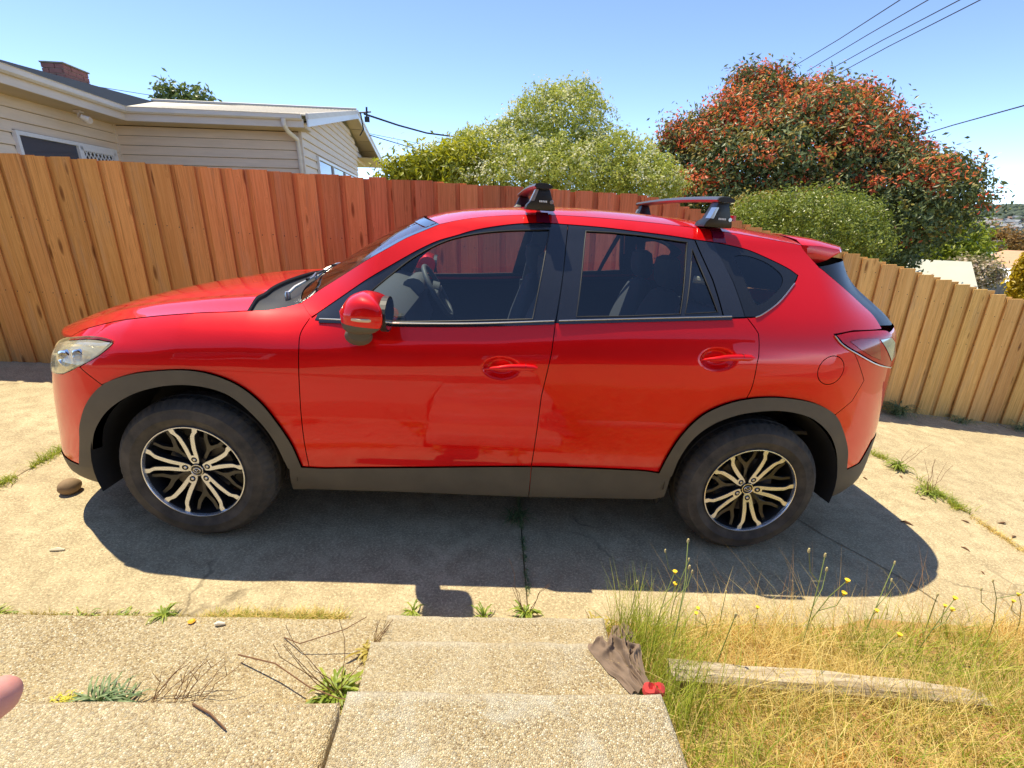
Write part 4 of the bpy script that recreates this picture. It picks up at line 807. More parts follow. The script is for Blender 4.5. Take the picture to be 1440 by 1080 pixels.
# ------------------------------------------------------------------ materials of the place
def concrete_mat(name, a, b, pebble=0.0, stain=.5):
    t = NT(name); co = t.co()
    big = t.noise(co, 1.3, 8, .62, .3); mid = t.noise(co, 9, 8, .6); fine = t.noise(co, 190, 3, .6)
    col = t.mix(t.ramp(big, [(.32, (0, 0, 0)), (.68, (1, 1, 1))]), a, b)
    col = t.mix(t.ramp(mid, [(.40, (1, 1, 1)), (.62, (0, 0, 0))]), col, tuple(x * .90 for x in a))
    sp = t.ramp(t.noise(co, 85, 5, .8), [(.50, (0, 0, 0)), (.60, (1, 1, 1))])
    col = t.mix(t.math('MULTIPLY', sp, .62), col, tuple(min(1, x * 1.45) for x in b))
    drk = t.ramp(t.noise(t.co((1, 1, 1), rot=(0, 0, .7)), 95, 5, .8), [(.36, (1, 1, 1)), (.46, (0, 0, 0))])
    col = t.mix(t.math('MULTIPLY', drk, .75), col, tuple(x * .35 for x in a))
    st = t.ramp(t.noise(t.co((1, 1, 1), rot=(0, 0, 1.1)), 2.6, 7, .7, .6), [(.55, (0, 0, 0)), (.70, (1, 1, 1))])
    col = t.mix(t.math('MULTIPLY', st, .38), col, tuple(x * .55 for x in a))
    cv = t.n('ShaderNodeTexVoronoi', feature='DISTANCE_TO_EDGE'); cv.inputs['Scale'].default_value = .75
    cd = t.n('ShaderNodeVectorMath', operation='ADD'); cn = t.n('ShaderNodeTexNoise'); cn.inputs['Scale'].default_value = 3.5; cn.inputs['Detail'].default_value = 8; t.l(co, cn.inputs['Vector'])
    cm = t.n('ShaderNodeVectorMath', operation='SCALE'); cm.inputs['Scale'].default_value = .35; t.l(cn.outputs['Color'], cm.inputs[0]); t.l(co, cd.inputs[0]); t.l(cm.outputs[0], cd.inputs[1]); t.l(cd.outputs[0], cv.inputs['Vector'])
    ck = t.ramp(cv.outputs['Distance'], [(.0, (1, 1, 1)), (.004, (.7, .7, .7)), (.009, (0, 0, 0))])
    ckm = t.math('MULTIPLY', ck, t.ramp(t.noise(co, .9, 3), [(.56, (0, 0, 0)), (.62, (1, 1, 1))]))
    col = t.mix(t.math('MULTIPLY', ckm, .6), col, tuple(x * .25 for x in a))
    n = t.bump(fine, .45, .004); n = t.bump(mid, .06, .012, n)
    return t.set(col, .9, spec=.2, normal=n)
def aggregate_mat(name, scale, warm=1.0, white=.0):
    t = NT(name); co = t.co()
    def vor(s, feat='F1'):
        v = t.n('ShaderNodeTexVoronoi', feature=feat); v.inputs['Scale'].default_value = s; v.inputs['Randomness'].default_value = 1.0
        d = t.n('ShaderNodeVectorMath', operation='ADD'); nn = t.n('ShaderNodeTexNoise'); nn.inputs['Scale'].default_value = s * .8; t.l(co, nn.inputs['Vector'])
        sc = t.n('ShaderNodeVectorMath', operation='SCALE'); sc.inputs['Scale'].default_value = .35 / s; t.l(nn.outputs['Color'], sc.inputs[0]); t.l(co, d.inputs[0]); t.l(sc.outputs[0], d.inputs[1]); t.l(d.outputs[0], v.inputs['Vector']); return v
    v = vor(scale); e = vor(scale, 'DISTANCE_TO_EDGE')
    sep = t.n('ShaderNodeSeparateColor'); t.l(v.outputs['Color'], sep.inputs[0])
    stone = t.ramp(sep.outputs[0], [(0, (.25 * warm, .17, .085)), (.16, (.44, .32, .155)), (.40, (.60, .47, .26)), (.64, (.70, .60, .39)), (.84, (.80, .73, .55)), (.95, (.36, .31, .23)), (1, (.88, .84, .72))], 'CONSTANT')
    edge = t.ramp(e.outputs['Distance'], [(.03, (1, 1, 1)), (.16, (0, 0, 0))])
    big = t.noise(co, 2.2, 8, .62)
    mortar = t.mix(big, (.40, .32, .19), (.60, .50, .33))
    col = t.mix(edge, stone, mortar)
    col = t.mix(t.ramp(big, [(.40, (0, 0, 0)), (.75, (.5, .5, .5))]), col, (.68, .58, .39))
    if white:
        pat = t.ramp(t.noise(co, 5.5, 9, .68), [(.50, (0, 0, 0)), (.64, (1, 1, 1))])
        col = t.mix(t.math('MULTIPLY', pat, white), col, (.66, .62, .50))
    wr = t.n('ShaderNodeAttribute', attribute_name='wear')
    col = t.mix(t.math('MULTIPLY', wr.outputs['Fac'], .75), col, (.72, .68, .56))
    g = t.noise(co, 420, 2)
    col = t.mix(t.math('MULTIPLY', t.ramp(g, [(.3, (1, 1, 1)), (.45, (0, 0, 0))]), .22), col, (.09, .07, .045))
    h = t.ramp(e.outputs['Distance'], [(0, (0, 0, 0)), (.30, (1, 1, 1))])
    n = t.bump(h, .75, .006); n = t.bump(g, .25, .003, n)
    return t.set(col, .85, spec=.25, normal=n)
M['concrete'] = concrete_mat('driveway_concrete', (.38, .305, .185), (.52, .43, .27))
M['agg'] = aggregate_mat('exposed_aggregate', 170)
M['step'] = aggregate_mat('worn_step_aggregate', 205, white=.9)
M['stepold'] = aggregate_mat('step_aggregate', 205, white=.3)
def wood_mat():
    t = NT('pine_paling'); oi = t.n('ShaderNodeObjectInfo'); c = t.n('ShaderNodeTexCoord')
    off = t.n('ShaderNodeVectorMath', operation='ADD'); sc = t.n('ShaderNodeVectorMath', operation='SCALE'); sc.inputs['Scale'].default_value = 37.0
    cmb = t.n('ShaderNodeCombineXYZ'); t.l(oi.outputs['Random'], cmb.inputs[0]); t.l(oi.outputs['Random'], cmb.inputs[2]); t.l(cmb.outputs[0], sc.inputs[0]); t.l(c.outputs['Object'], off.inputs[0]); t.l(sc.outputs[0], off.inputs[1])
    def mp(s):
        m = t.n('ShaderNodeMapping'); m.inputs['Scale'].default_value = s; t.l(off.outputs[0], m.inputs[0]); return m.outputs[0]
    # knots bend the grain round them
    kv = t.n('ShaderNodeTexVoronoi'); kv.inputs['Scale'].default_value = 1; t.l(mp((11, 0, 4.6)), kv.inputs['Vector'])
    kn = t.ramp(kv.outputs['Distance'], [(.0, (1, 1, 1)), (.16, (.55, .55, .55)), (.30, (0, 0, 0))])
    w_ = t.n('ShaderNodeTexNoise'); w_.inputs['Scale'].default_value = 1; w_.inputs['Detail'].default_value = 3; t.l(mp((3, 3, .55)), w_.inputs['Vector'])
    gm = t.n('ShaderNodeMapping'); gm.inputs['Scale'].default_value = (26, 26, .9); t.l(off.outputs[0], gm.inputs[0])
    ga = t.n('ShaderNodeVectorMath', operation='ADD'); gs = t.n('ShaderNodeVectorMath', operation='SCALE'); gs.inputs['Scale'].default_value = 4.0; t.l(w_.outputs['Color'], gs.inputs[0])
    ks = t.n('ShaderNodeVectorMath', operation='SCALE'); ks.inputs['Scale'].default_value = 3.0; t.l(kn, ks.inputs[0])
    t.l(gm.outputs[0], ga.inputs[0]); t.l(gs.outputs[0], ga.inputs[1]); gb = t.n('ShaderNodeVectorMath', operation='ADD'); t.l(ga.outputs[0], gb.inputs[0]); t.l(ks.outputs[0], gb.inputs[1])
    grain = t.n('ShaderNodeTexNoise'); grain.inputs['Scale'].default_value = 1; grain.inputs['Detail'].default_value = 5; grain.inputs['Roughness'].default_value = .65; t.l(gb.outputs[0], grain.inputs['Vector'])
    fib = t.noise(mp((160, 160, 4)), 1, 3)
    spl = t.ramp(t.noise(mp((34, 34, .55)), 1, 4, .6, 1.2), [(.485, (0, 0, 0)), (.498, (1, 1, 1)), (.503, (1, 1, 1)), (.516, (0, 0, 0))])
    wx = t.ramp(t.noise(mp((7, 7, 1.6)), 1, 7, .7), [(.54, (0, 0, 0)), (.74, (1, 1, 1))])
    blot = t.noise(mp((4, 4, 1.2)), 1, 5)
    col = t.ramp(grain.outputs[0], [(.28, (.66, .56, .45)), (.45, (1, .97, .92)), (.56, (.84, .75, .64)), (.70, (1, 1, 1))])
    col = t.mix(1.0, oi.outputs['Color'], col, 'MULTIPLY')
    col = t.mix(t.math('MULTIPLY', blot, .45), col, t.mix(1.0, col, (.66, .55, .46), 'MULTIPLY'))
    col = t.mix(t.math('MULTIPLY', fib, .30), col, t.mix(1.0, col, (.6, .55, .5), 'MULTIPLY'))
    col = t.mix(t.math('MULTIPLY', spl, .55), col, t.mix(1.0, col, (.36, .27, .22), 'MULTIPLY'))
    col = t.mix(t.math('MULTIPLY', wx, .42), col, (.42, .31, .21))
    kn2 = t.ramp(kv.outputs['Distance'], [(.06, (1, 1, 1)), (.13, (.75, .75, .75)), (.20, (0, 0, 0))]); ksel = t.n('ShaderNodeSeparateColor'); t.l(kv.outputs['Color'], ksel.inputs[0])
    kk = t.math('MULTIPLY', kn2, t.ramp(ksel.outputs[1], [(.42, (0, 0, 0)), (.46, (1, 1, 1))]))
    col = t.mix(t.math('MULTIPLY', kk, .9), col, t.mix(1.0, col, (.32, .22, .17), 'MULTIPLY'))
    return t.set(col, .8, spec=.2, normal=t.bump(grain.outputs[0], .25, .004))
M['pine'] = wood_mat()
def board_mat(name, c, bump=.15):
    t = NT(name); co = t.co()
    n = t.noise(t.co((1, 1, 8)), 2, 6); d = t.noise(co, 14, 6)
    col = t.mix(t.ramp(n, [(.35, (0, 0, 0)), (.75, (1, 1, 1))]), c, tuple(x * .86 for x in c)); col = t.mix(t.math('MULTIPLY', d, .2), col, tuple(x * .75 for x in c))
    return t.set(col, .55, spec=.3, normal=t.bump(d, bump, .003))
M['cream'] = board_mat('cream_weatherboard_paint', (.88, .72, .56))
M['trim'] = board_mat('cream_trim_paint', (.80, .69, .59))
M['gutter'] = board_mat('pale_gutter_paint', (.82, .74, .66))
M['soffit'] = board_mat('soffit_board', (.58, .44, .27))
M['slate'] = plain('dark_grey_roof', (.018, .026, .042), .95, spec=.05, var=.2, vs=3)
M['lightroof'] = plain('weathered_pale_roof', (.62, .56, .45), .6, var=.25, vs=9)
M['winframe'] = plain('white_window_frame', (.80, .80, .82), .4)
M['darkglass'] = plain('dark_window_glass', (.045, .055, .085), .06, spec=.7)
M['brick'] = plain('old_red_brick', (.32, .13, .10), .9, var=.4, vs=6, bump=.4)
M['mortar'] = plain('lime_mortar', (.42, .34, .28), .95)
M['bark'] = plain('grey_brown_bark', (.10, .075, .055), .9, var=.4, vs=12, bump=.6)
M['wire'] = plain('black_wire', (.02, .02, .022), .6)
M['greymetal'] = plain('grey_metal', (.30, .30, .30), .5, .6)
M['steel'] = M['greymetal']

# ------------------------------------------------------------------ terrain and hills (upright world frame)
CW = Vector((1.39, -2.0904, 1.5277))
az = np.linspace(-2.2, 2.2, 265); rad = np.array([3.2, 5, 8, 12, 18, 26, 36, 50, 70, 100, 140, 200, 280, 360, 450, 560, 700, 850, 1000, 1200, 1400, 1600, 1800, 2000, 2150, 2250, 2350, 2420, 2520, 2650, 2800, 3200, 4200])
AZ, RD = np.meshgrid(az, rad, indexing='ij')
X = CW.x + RD * np.sin(AZ); Y = CW.y + RD * np.cos(AZ)
def terrain_z(X, Y):
    R = np.hypot(X - CW.x, Y - CW.y); A = np.arctan2(X - CW.x, Y - CW.y)
    z = np.interp(R, [0, 6, 12, 20, 60, 200, 400, 700, 1000, 1600, 2200, 2420, 2650, 4200], [-.75, -.75, -.95, -1.6, -5, -8.5, -9.5, -5.5, 4, 24, 36, 41, 47, 40])
    z = z + fnoise(X, Y, 3, 4, 1 / 420.) * np.interp(R, [0, 150, 900, 2200, 2600], [0, .6, 6, 9, 3.0]) + fnoise(X, Y, 5, 3, 1 / 60.) * np.interp(R, [0, 200, 2200], [0, .3, 1.5])
    near_left = -np.clip(X, -40, 0) * .05 * np.interp(R, [0, 60, 200], [1, 1, 0])
    return z + near_left
Z = terrain_z(X, Y)
i = np.arange(AZ.size).reshape(AZ.shape)
F = np.stack([i[:-1, :-1], i[1:, :-1], i[1:, 1:], i[:-1, 1:]], -1).reshape(-1, 4)
def hill_mat():
    t = NT('hillside_pasture'); co = t.co()
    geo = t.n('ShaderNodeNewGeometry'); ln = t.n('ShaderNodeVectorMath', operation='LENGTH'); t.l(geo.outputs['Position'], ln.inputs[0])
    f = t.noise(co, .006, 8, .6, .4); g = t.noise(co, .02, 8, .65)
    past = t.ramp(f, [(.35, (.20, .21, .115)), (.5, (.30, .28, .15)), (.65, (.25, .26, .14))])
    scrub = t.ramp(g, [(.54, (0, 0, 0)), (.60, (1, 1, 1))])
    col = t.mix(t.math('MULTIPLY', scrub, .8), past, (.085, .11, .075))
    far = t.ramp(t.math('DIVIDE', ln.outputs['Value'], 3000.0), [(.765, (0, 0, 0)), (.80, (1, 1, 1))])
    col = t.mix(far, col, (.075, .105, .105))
    return t.set(col, .95, spec=.05)
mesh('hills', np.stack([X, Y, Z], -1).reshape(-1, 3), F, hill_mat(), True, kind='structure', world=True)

# ------------------------------------------------------------------ driveway slabs (driveway frame)
def dz(x):   # the driveway drops a little more past the back of the car
    return -.075 * np.maximum(0, np.asarray(x, float) - 4.55)
DW = empty('driveway', (0, 0, 0), kind='structure')
def slab(name, x0, x1, y0, y1, z, mat, parent, nx=30, ny=20, th=.12, skew=0, rough=.002, fz=None, r=.006, wear=False):
    xs = np.r_[x0, np.linspace(x0 + r, x1 - r, nx), x1]; ys = np.r_[y0, np.linspace(y0 + r, y1 - .04 if wear else y1 - r, ny), y1 - .025, y1 - r, y1] if wear else np.r_[y0, np.linspace(y0 + r, y1 - r, ny), y1]
    Xg, Yg = np.meshgrid(xs, ys, indexing='ij'); Zg = np.full(Xg.shape, float(z)) + fnoise(Xg, Yg, 9, 3, 2.3) * rough
    edge = (Xg == x0) | (Xg == x1) | (Yg == y0) | (Yg == y1); Zg = Zg - edge * r * (.7 + .6 * fnoise(Xg, Yg, 4, 3, 14))
    wob = .004 * fnoise(Xg, Yg, 2, 3, 6); Xg = Xg + skew * (Yg - .5) + wob * edge; Yg = Yg + wob * edge
    if fz is not None: Zg = Zg + fz(Xg)
    n0, n1 = Xg.shape; i = np.arange(n0 * n1).reshape(n0, n1); V = list(np.stack([Xg, Yg, Zg], -1).reshape(-1, 3))
    F = [tuple(q) for q in np.stack([i[:-1, :-1], i[1:, :-1], i[1:, 1:], i[:-1, 1:]], -1).reshape(-1, 4)]
    rim = list(i[:, 0]) + list(i[-1, 1:]) + list(i[-2::-1, -1]) + list(i[0, -2:0:-1]); b0 = len(V)
    V += [V[k] - np.array((0, 0, th)) for k in rim]; L = len(rim)
    F += [(rim[k], b0 + k, b0 + (k + 1) % L, rim[(k + 1) % L]) for k in range(L)]
    o = mesh(name, V, F, mat, True, parent=parent)
    if wear:
        VA = np.array(V); wv = np.clip(1 - (y1 - VA[:, 1]) / .035, 0, 1) * np.clip(.65 + .8 * fnoise(VA[:, 0], VA[:, 1], 6, 3, 9), 0, 1)
        at = o.data.attributes.new('wear', 'FLOAT', 'POINT'); at.data.foreach_set('value', wv.astype(np.float32))
    return o
for a, b_ in ((-6.5, -3.95), (-3.94, -1.307), (-1.301, 1.576), (1.582, 4.456), (4.468, 6.9), (6.91, 9.6)):
    slab('concrete_slab', a, b_, -.51 if b_ < 4.46 else -1.2, 2.75, 0, M['concrete'], DW, 46, 30, fz=dz, r=.004, skew=.012 if abs(a) < 2 else .0)
M['soil'] = plain('dark_soil', (.19, .15, .09), .95, var=.35, vs=30, bump=.5)
b = MB(); b.box((-6.5, -.6, -.16), (9.6, 2.75, -.010)); o = b.obj('joint_soil', M['soil'], parent=DW)
for v in o.data.vertices: v.co.z += float(dz(v.co.x))
# crack under the rear of the car: a thin recessed line of soil
b = MB(); pts = [(3.10, .62), (3.16, .50), (3.20, .40), (3.27, .25), (3.30, .16), (3.38, .02), (3.42, -.05), (3.50, -.22), (3.53, -.34)]
b.loft([[Vector((x - .0035, y, .0028)), Vector((x + .0035, y, .0028))] for x, y in pts], closed=False, cap=False); b.obj('hairline_crack', M['soil'], parent=DW)

# ------------------------------------------------------------------ aggregate path and steps
AP = empty('aggregate_path', (0, 0, 0), kind='structure')
slab('path_slab', -4.2, .985, -1.085, -.515, .03, M['agg'], AP, 70, 12, th=.14, rough=.006, r=.012)
slab('path_slab', -4.2, .962, -2.6, -1.075, .295, M['agg'], AP, 70, 24, th=.32, rough=.006, r=.014)
ST = empty('concrete_steps', (1.41, -.6, 0), label='short flight of three worn pebble-concrete steps leading down to the driveway', cat='steps')
ST.location = (0, 0, 0)
for x0, x1, y0, y1, z, th in ((1.0, 1.845, -.87, -.585, .12, .14), (1.0, 1.835, -1.16, -.845, .27, .18), (1.005, 1.835, -1.95, -1.145, .42, .3)):
    o = slab('step', x0, x1, y0, y1, z, M['step'] if z > .4 else M['stepold'], ST, 60, 14, th=th, rough=.003, r=.012, wear=True)
# soil filling the seam between path and steps
b = MB(); b.box((.955, -2.6, -.1), (1.02, -.62, .015)); b.box((.955, -2.6, -.1), (1.02, -1.1, .24)); b.obj('seam_soil', M['soil'], kind='structure')

# ------------------------------------------------------------------ grass bank
def bank_z(x, y):
    x = np.asarray(x, float); y = np.asarray(y, float)
    z = np.interp(-y, [.44, .56, .70, .86, .98, 1.2, 1.7, 3, 6], [-.02, .03, .085, .12, .16, .21, .36, .5, .6])
    return z * np.interp(x, [1.7, 2, 4.5, 6.5], [1, 1, .85, .5]) + fnoise(x, y, 11, 4, 2.2) * .022 + dz(x)
xs = np.linspace(1.85, 9, 90); ys = np.linspace(-6, -.46, 70); Xg, Yg = np.meshgrid(xs, ys, indexing='ij')
Yg = Yg + (.035 * fnoise(Xg, Xg * 0, 8, 3, 2.2) * (Yg > -.6))
i = np.arange(Xg.size).reshape(Xg.shape); F = np.stack([i[:-1, :-1], i[1:, :-1], i[1:, 1:], i[:-1, 1:]], -1).reshape(-1, 4)
def earth_mat():
    t = NT('dry_earth_and_thatch'); co = t.co(); n = t.noise(co, 4, 8, .6); f = t.noise(t.co((1, 1, 1)), 60, 6, .7)
    col = t.mix(t.ramp(n, [(.40, (0, 0, 0)), (.62, (1, 1, 1))]), (.46, .33, .13), (.52, .25, .12)); col = t.mix(t.math('MULTIPLY', f, .5), col, (.42, .34, .14))
    return t.set(col, .95, spec=.1, normal=t.bump(f, .8, .02))
mesh('grass_bank', np.stack([Xg, Yg, bank_z(Xg, Yg)], -1).reshape(-1, 3), F, earth_mat(), True, kind='structure')
# ground behind the photographer
b = MB(); b.box((-8, -9, -.4), (9, -2.55, .40)); b.obj('yard', M['concrete'], kind='structure')

# ------------------------------------------------------------------ grass (many blades in a few meshes)
def blades(name, P, H, lean, wid, mat, tint, dirs=None, seg=3, curl=.5, **k):
    """P base points (n,3), H heights, lean 0..1, as curved tapering strips"""
    n = len(P); a = rng.uniform(0, 2 * np.pi, n) if dirs is None else dirs
    d = np.stack([np.cos(a), np.sin(a), np.zeros(n)], -1); s = np.stack([-np.sin(a), np.cos(a), np.zeros(n)], -1)
    fa = rng.uniform(0, np.pi, n); s = s * np.cos(fa)[:, None] + d * np.sin(fa)[:, None]
    V = np.zeros((n, seg * 2 + 1, 3), np.float32)
    for j in range(seg + 1):
        t = j / seg; up = H * (t - lean * curl * t * t * .55); out = H * lean * (t ** 1.7)
        c = P + d * out[:, None]; c[:, 2] += up; w_ = (wid * (1 - t) ** .7)[:, None]
        if j < seg: V[:, 2 * j] = c - s * w_; V[:, 2 * j + 1] = c + s * w_
        else: V[:, 2 * j] = c
    m = seg * 2 + 1; base = (np.arange(n) * m)[:, None]
    T = []
    for j in range(seg - 1): T += [[2 * j, 2 * j + 1, 2 * j + 3], [2 * j, 2 * j + 3, 2 * j + 2]]
    T += [[2 * seg - 2, 2 * seg - 1, 2 * seg]]
    F = (base[:, None, :] + np.array(T)[None]).reshape(-1, 3)
    o = mesh(name, V.reshape(-1, 3), F, mat, True, **k)
    at = o.data.attributes.new('tint', 'FLOAT', 'POINT'); at.data.foreach_set('value', np.repeat(tint, m).astype(np.float32))
    return o
M['straw'] = leafmat('dry_straw_grass', (.58, .43, .12), (.86, .70, .30), .35, .6, .2)
M['green'] = leafmat('green_grass', (.20, .30, .03), (.50, .54, .08), .4, .5, .25)
M['ochre'] = leafmat('rusty_dry_grass', (.55, .25, .06), (.72, .46, .13), .3, .7, .1)
def bankpts(n, x0=1.86, x1=6.2, y0=-2.0, y1=-.42, dens_=None):
    out = np.zeros((0, 2))
    while len(out) < n:
        q = np.stack([rng.uniform(x0, x1, n), rng.uniform(y0, y1, n)], -1)
        if dens_ is not None: q = q[rng.uniform(0, 1, n) < dens_(q[:, 0], q[:, 1])]
        out = np.vstack([out, q])
    q = out[:n]; return np.c_[q, bank_z(q[:, 0], q[:, 1]) - .005]
pat = lambda x, y: fnoise(x, y, 21, 3, 1.6)
edge_f = lambda x, y: np.interp(-y, [.47, .54, .62, .9], [.08, .45, .8, 1])
n = 50000; P = bankpts(n, dens_=lambda x, y: np.clip(.5 + 1.1 * pat(x, y), .06, 1) * edge_f(x, y))
blades('dry_grass', P, rng.uniform(.03, .14, n) * (1 + .9 * (rng.uniform(0, 1, n) > .9)), rng.uniform(.4, 1.5, n), rng.uniform(.0009, .002, n), M['straw'], rng.uniform(0, 1, n), kind='stuff')
n = 16000; P = bankpts(n, dens_=lambda x, y: np.clip(.36 - 1.2 * pat(x, y) + .5 * np.exp(-((x - 2.0) / .16) ** 2) + .35 * (y > -.72), .04, 1) * edge_f(x, y))
blades('green_grass', P, rng.uniform(.035, .15, n), rng.uniform(.25, 1.2, n), rng.uniform(.001, .0023, n), M['green'], rng.uniform(0, 1, n), kind='stuff')
n = 9000; P = bankpts(n, dens_=lambda x, y: np.clip(.9 * fnoise(x, y, 33, 3, 2.1), 0, 1) * edge_f(x, y))
blades('rusty_grass', P, rng.uniform(.02, .07, n), rng.uniform(.6, 1.6, n), rng.uniform(.001, .0025, n), M['ochre'], rng.uniform(0, 1, n), kind='stuff')
# tall clump beside the steps, leaning back over them
n = 480; P = np.c_[rng.normal(1.97, .06, n), rng.uniform(-1.12, -.55, n)]; P = np.c_[P, np.maximum(bank_z(P[:, 0], P[:, 1]), 0)]
blades('tall_grass', P, rng.uniform(.12, .30, n), rng.uniform(.1, .8, n), rng.uniform(.0009, .002, n), M['green'], rng.uniform(.2, 1, n), dirs=rng.normal(1.0, .9, n), seg=4, kind='stuff')
n = 1500; P = bankpts(n, 1.9, 5.2, -1.3, -.50)
blades('tall_dry_grass', P, rng.uniform(.12, .30, n), rng.uniform(.2, 1.0, n), rng.uniform(.0006, .0013, n), M['straw'], rng.uniform(0, 1, n), dirs=rng.normal(1.4, 1.3, n), seg=4, kind='stuff')

n = 1100; P = np.c_[rng.uniform(2.06, 3.3, n), rng.normal(-1.0, .035, n)]; P = np.c_[P, bank_z(P[:, 0], P[:, 1])]
blades('tall_dry_grass', P, rng.uniform(.05, .16, n), rng.uniform(.2, 1.1, n), rng.uniform(.0008, .0016, n), M['straw'], rng.uniform(0, 1, n), dirs=rng.normal(1.5, 1.4, n), seg=4, kind='stuff')
n = 260; P = bankpts(n, 2.0, 5.4, -.75, -.5)
blades('bare_stalks', P, rng.uniform(.18, .40, n), rng.uniform(.15, .9, n), rng.uniform(.0006, .0010, n), M['ochre'], rng.uniform(0, 1, n), dirs=rng.normal(.8, 1.2, n), seg=4, kind='stuff')
# flower stalks: one thing each, sharing a few meshes
M['stalk'] = plain('green_stalk', (.20, .25, .06), .6); M['petal'] = plain('yellow_petal', (.80, .55, .02), .6); M['seed'] = plain('pale_seed_head', (.55, .47, .22), .8)
def stalk(h, bend, head, br):
    t = empty('flower_stalk'); b = MB(); tip = Vector((bend * h, bend * .3 * h, h)); r = random.random
    pts = [Vector((0, 0, -.02)), Vector((bend * h * .15, .0, h * .4)), Vector((bend * h * .5, bend * .1 * h, h * .75)), tip]; b.tube(pts, [.0022, .0019, .0016, .0013], 5)
    tips = [tip]
    for k in range(br):
        a = pts[1 + k % 2].lerp(pts[2], .3 + .3 * k); e = a + Vector(((.25 - .5 * (k % 2)) * h, .05 * h, h * (.32 + .1 * k))); b.tube([a, a.lerp(e, .5) + Vector((.02 * (1 - 2 * (k % 2)), 0, -.01)), e], [.0016, .0014, .0011], 5); tips.append(e)
    b.obj('stem', M['stalk'], True, parent=t)
    for e in tips:
        b = MB(); 
        if head: b.lathe([(.0, -.010), (.004, -.008), (.0055, -.001), (.009, .004), (.0, .005)], 9, 'z', tuple(e)); b.obj('flower_head', M['petal'], True, parent=t)
        else: b.lathe([(.0, -.009), (.0035, -.006), (.0042, .001), (.0028, .008), (.0, .010)], 8, 'z', tuple(e)); b.obj('seed_head', M['seed'], True, parent=t)
    return t
kinds = [stalk(.26, .35, True, 1), stalk(.33, .25, False, 2), stalk(.20, -.2, True, 0), stalk(.36, .5, False, 1), stalk(.24, .15, False, 0)]
spots = [(2.05, -.62, 0, .3), (2.13, -.56, 1, .2), (2.24, -.66, 0, 2.9), (2.33, -.58, 4, .6), (2.45, -.62, 2, .2), (2.60, -.70, 1, .5), (2.68, -.60, 0, -.3), (2.88, -.66, 3, .25), (2.95, -.60, 2, 1), (3.05, -.72, 0, .1), (3.18, -.62, 4, 3.4), (3.30, -.58, 2, .5), (3.42, -.66, 1, 2.6), (3.62, -.60, 0, 2.9), (3.75, -.70, 4, .2), (2.02, -.80, 3, .9), (2.16, -.86, 4, .4), (3.95, -.62, 1, .8), (4.15, -.55, 0, 0), (2.78, -.82, 2, 2), (3.50, -.85, 0, 1.1), (1.94, -.60, 4, .9)]
used = set()
for x, y, kk, rz in spots:
    o = kinds[kk] if kk not in used else copytree(kinds[kk]); used.add(kk)
    o.location = (x, y, float(bank_z(x, y))); o.rotation_euler = (random.uniform(-.15, .15), random.uniform(-.1, .1), rz); s = random.uniform(.8, 1.15); o.scale = (s, s, s)
    hd_ = kk in (0, 2)
    o['label'] = 'thin stalk with yellow flower head rising from the dry grass bank' if hd_ else 'thin stalk with pale seed head rising from the dry grass bank'
    o['category'] = 'flower'; o['group'] = 'yellow flower stalks on the grass bank' if hd_ else 'seed stalks on the grass bank'

# ------------------------------------------------------------------ weeds in the joints
def leafy(name, loc, n, L, wid, spread, c, label, up=.5, cat='weed', group=None, stems=0, sh=.1):
    """a rosette or tuft: folded leaf blades from one root, optional thin dry stems"""
    t = empty(name, loc, label=label, cat=cat, group=group)
    V = []; F = []; tn = []
    for k in range(n):
        a = random.uniform(0, 2 * math.pi); l = L * random.uniform(.5, 1.1); r0 = random.uniform(0, spread); e0 = random.uniform(up - .35, up + .35); c0 = Vector((r0 * math.cos(a * 3.1 + k), r0 * math.sin(a * 3.1 + k) * .55, 0))
        d = Vector((math.cos(a), math.sin(a), 0)); s = Vector((-d.y, d.x, 0)); b0 = len(V); tt = random.random()
        for j in range(5):
            q = j / 4; el = e0 * (1 - .9 * q * q); p = c0 + d * (l * q * math.cos(el)) + Vector((0, 0, l * q * math.sin(max(el, -.1)) + .004)); w_ = wid * (.35 + 1.3 * q) * (1 - q ** 2.2) * random.uniform(.8, 1.2)
            V += [p - s * w_ + Vector((0, 0, w_ * .4)), p, p + s * w_ + Vector((0, 0, w_ * .4))]
        for j in range(4):
            q = b0 + 3 * j; F += [(q, q + 1, q + 4, q + 3), (q + 1, q + 2, q + 5, q + 4)]
        tn += [tt] * 15
    o = mesh('leaves', V, F, c, True, parent=t); at = o.data.attributes.new('tint', 'FLOAT', 'POINT'); at.data.foreach_set('value', tn)
    for k in range(stems):
        b = MB(); a = random.uniform(0, 6.28); q = [Vector((random.uniform(-spread, spread) * .4, 0, 0))]
        for j in range(4): q.append(q[-1] + Vector((math.cos(a) * sh * .16 + random.uniform(-.1, .1) * sh, math.sin(a) * sh * .1, sh * .25)))
        b.tube(q, [.0016, .0014, .0012, .001, .0008], 5); b.obj('stem', M['twig'], True, parent=t)
    return t
M['twig'] = plain('dry_red_brown_twig', (.17, .085, .04), .8, var=.35)
M['weed'] = leafmat('fresh_weed_leaf', (.16, .25, .03), (.36, .42, .06), .35)
M['grey_weed'] = leafmat('grey_green_leaf', (.10, .17, .075), (.22, .30, .13), .25)
M['dry_weed'] = leafmat('yellowing_leaf', (.36, .27, .05), (.50, .42, .10), .3)
g = G['g']
def at2(k, dz_=0): return (g[k][0], g[k][1] - (.012 if k[0] == 'w' else 0), dz_)
leafy('weed', at2('w12', .0), 26, .055, .004, .05, M['weed'], 'green weed tuft at the left edge in the joint between path and driveway', .7)
leafy('weed', at2('w2'), 40, .040, .004, .07, M['weed'], 'flat yellow-green weed in the path joint, left of the upright bushy one', .5)
leafy('weed', at2('w3'), 44, .036, .004, .075, M['weed'], 'low spreading weed in the path joint just left of the upright bushy one', .5)
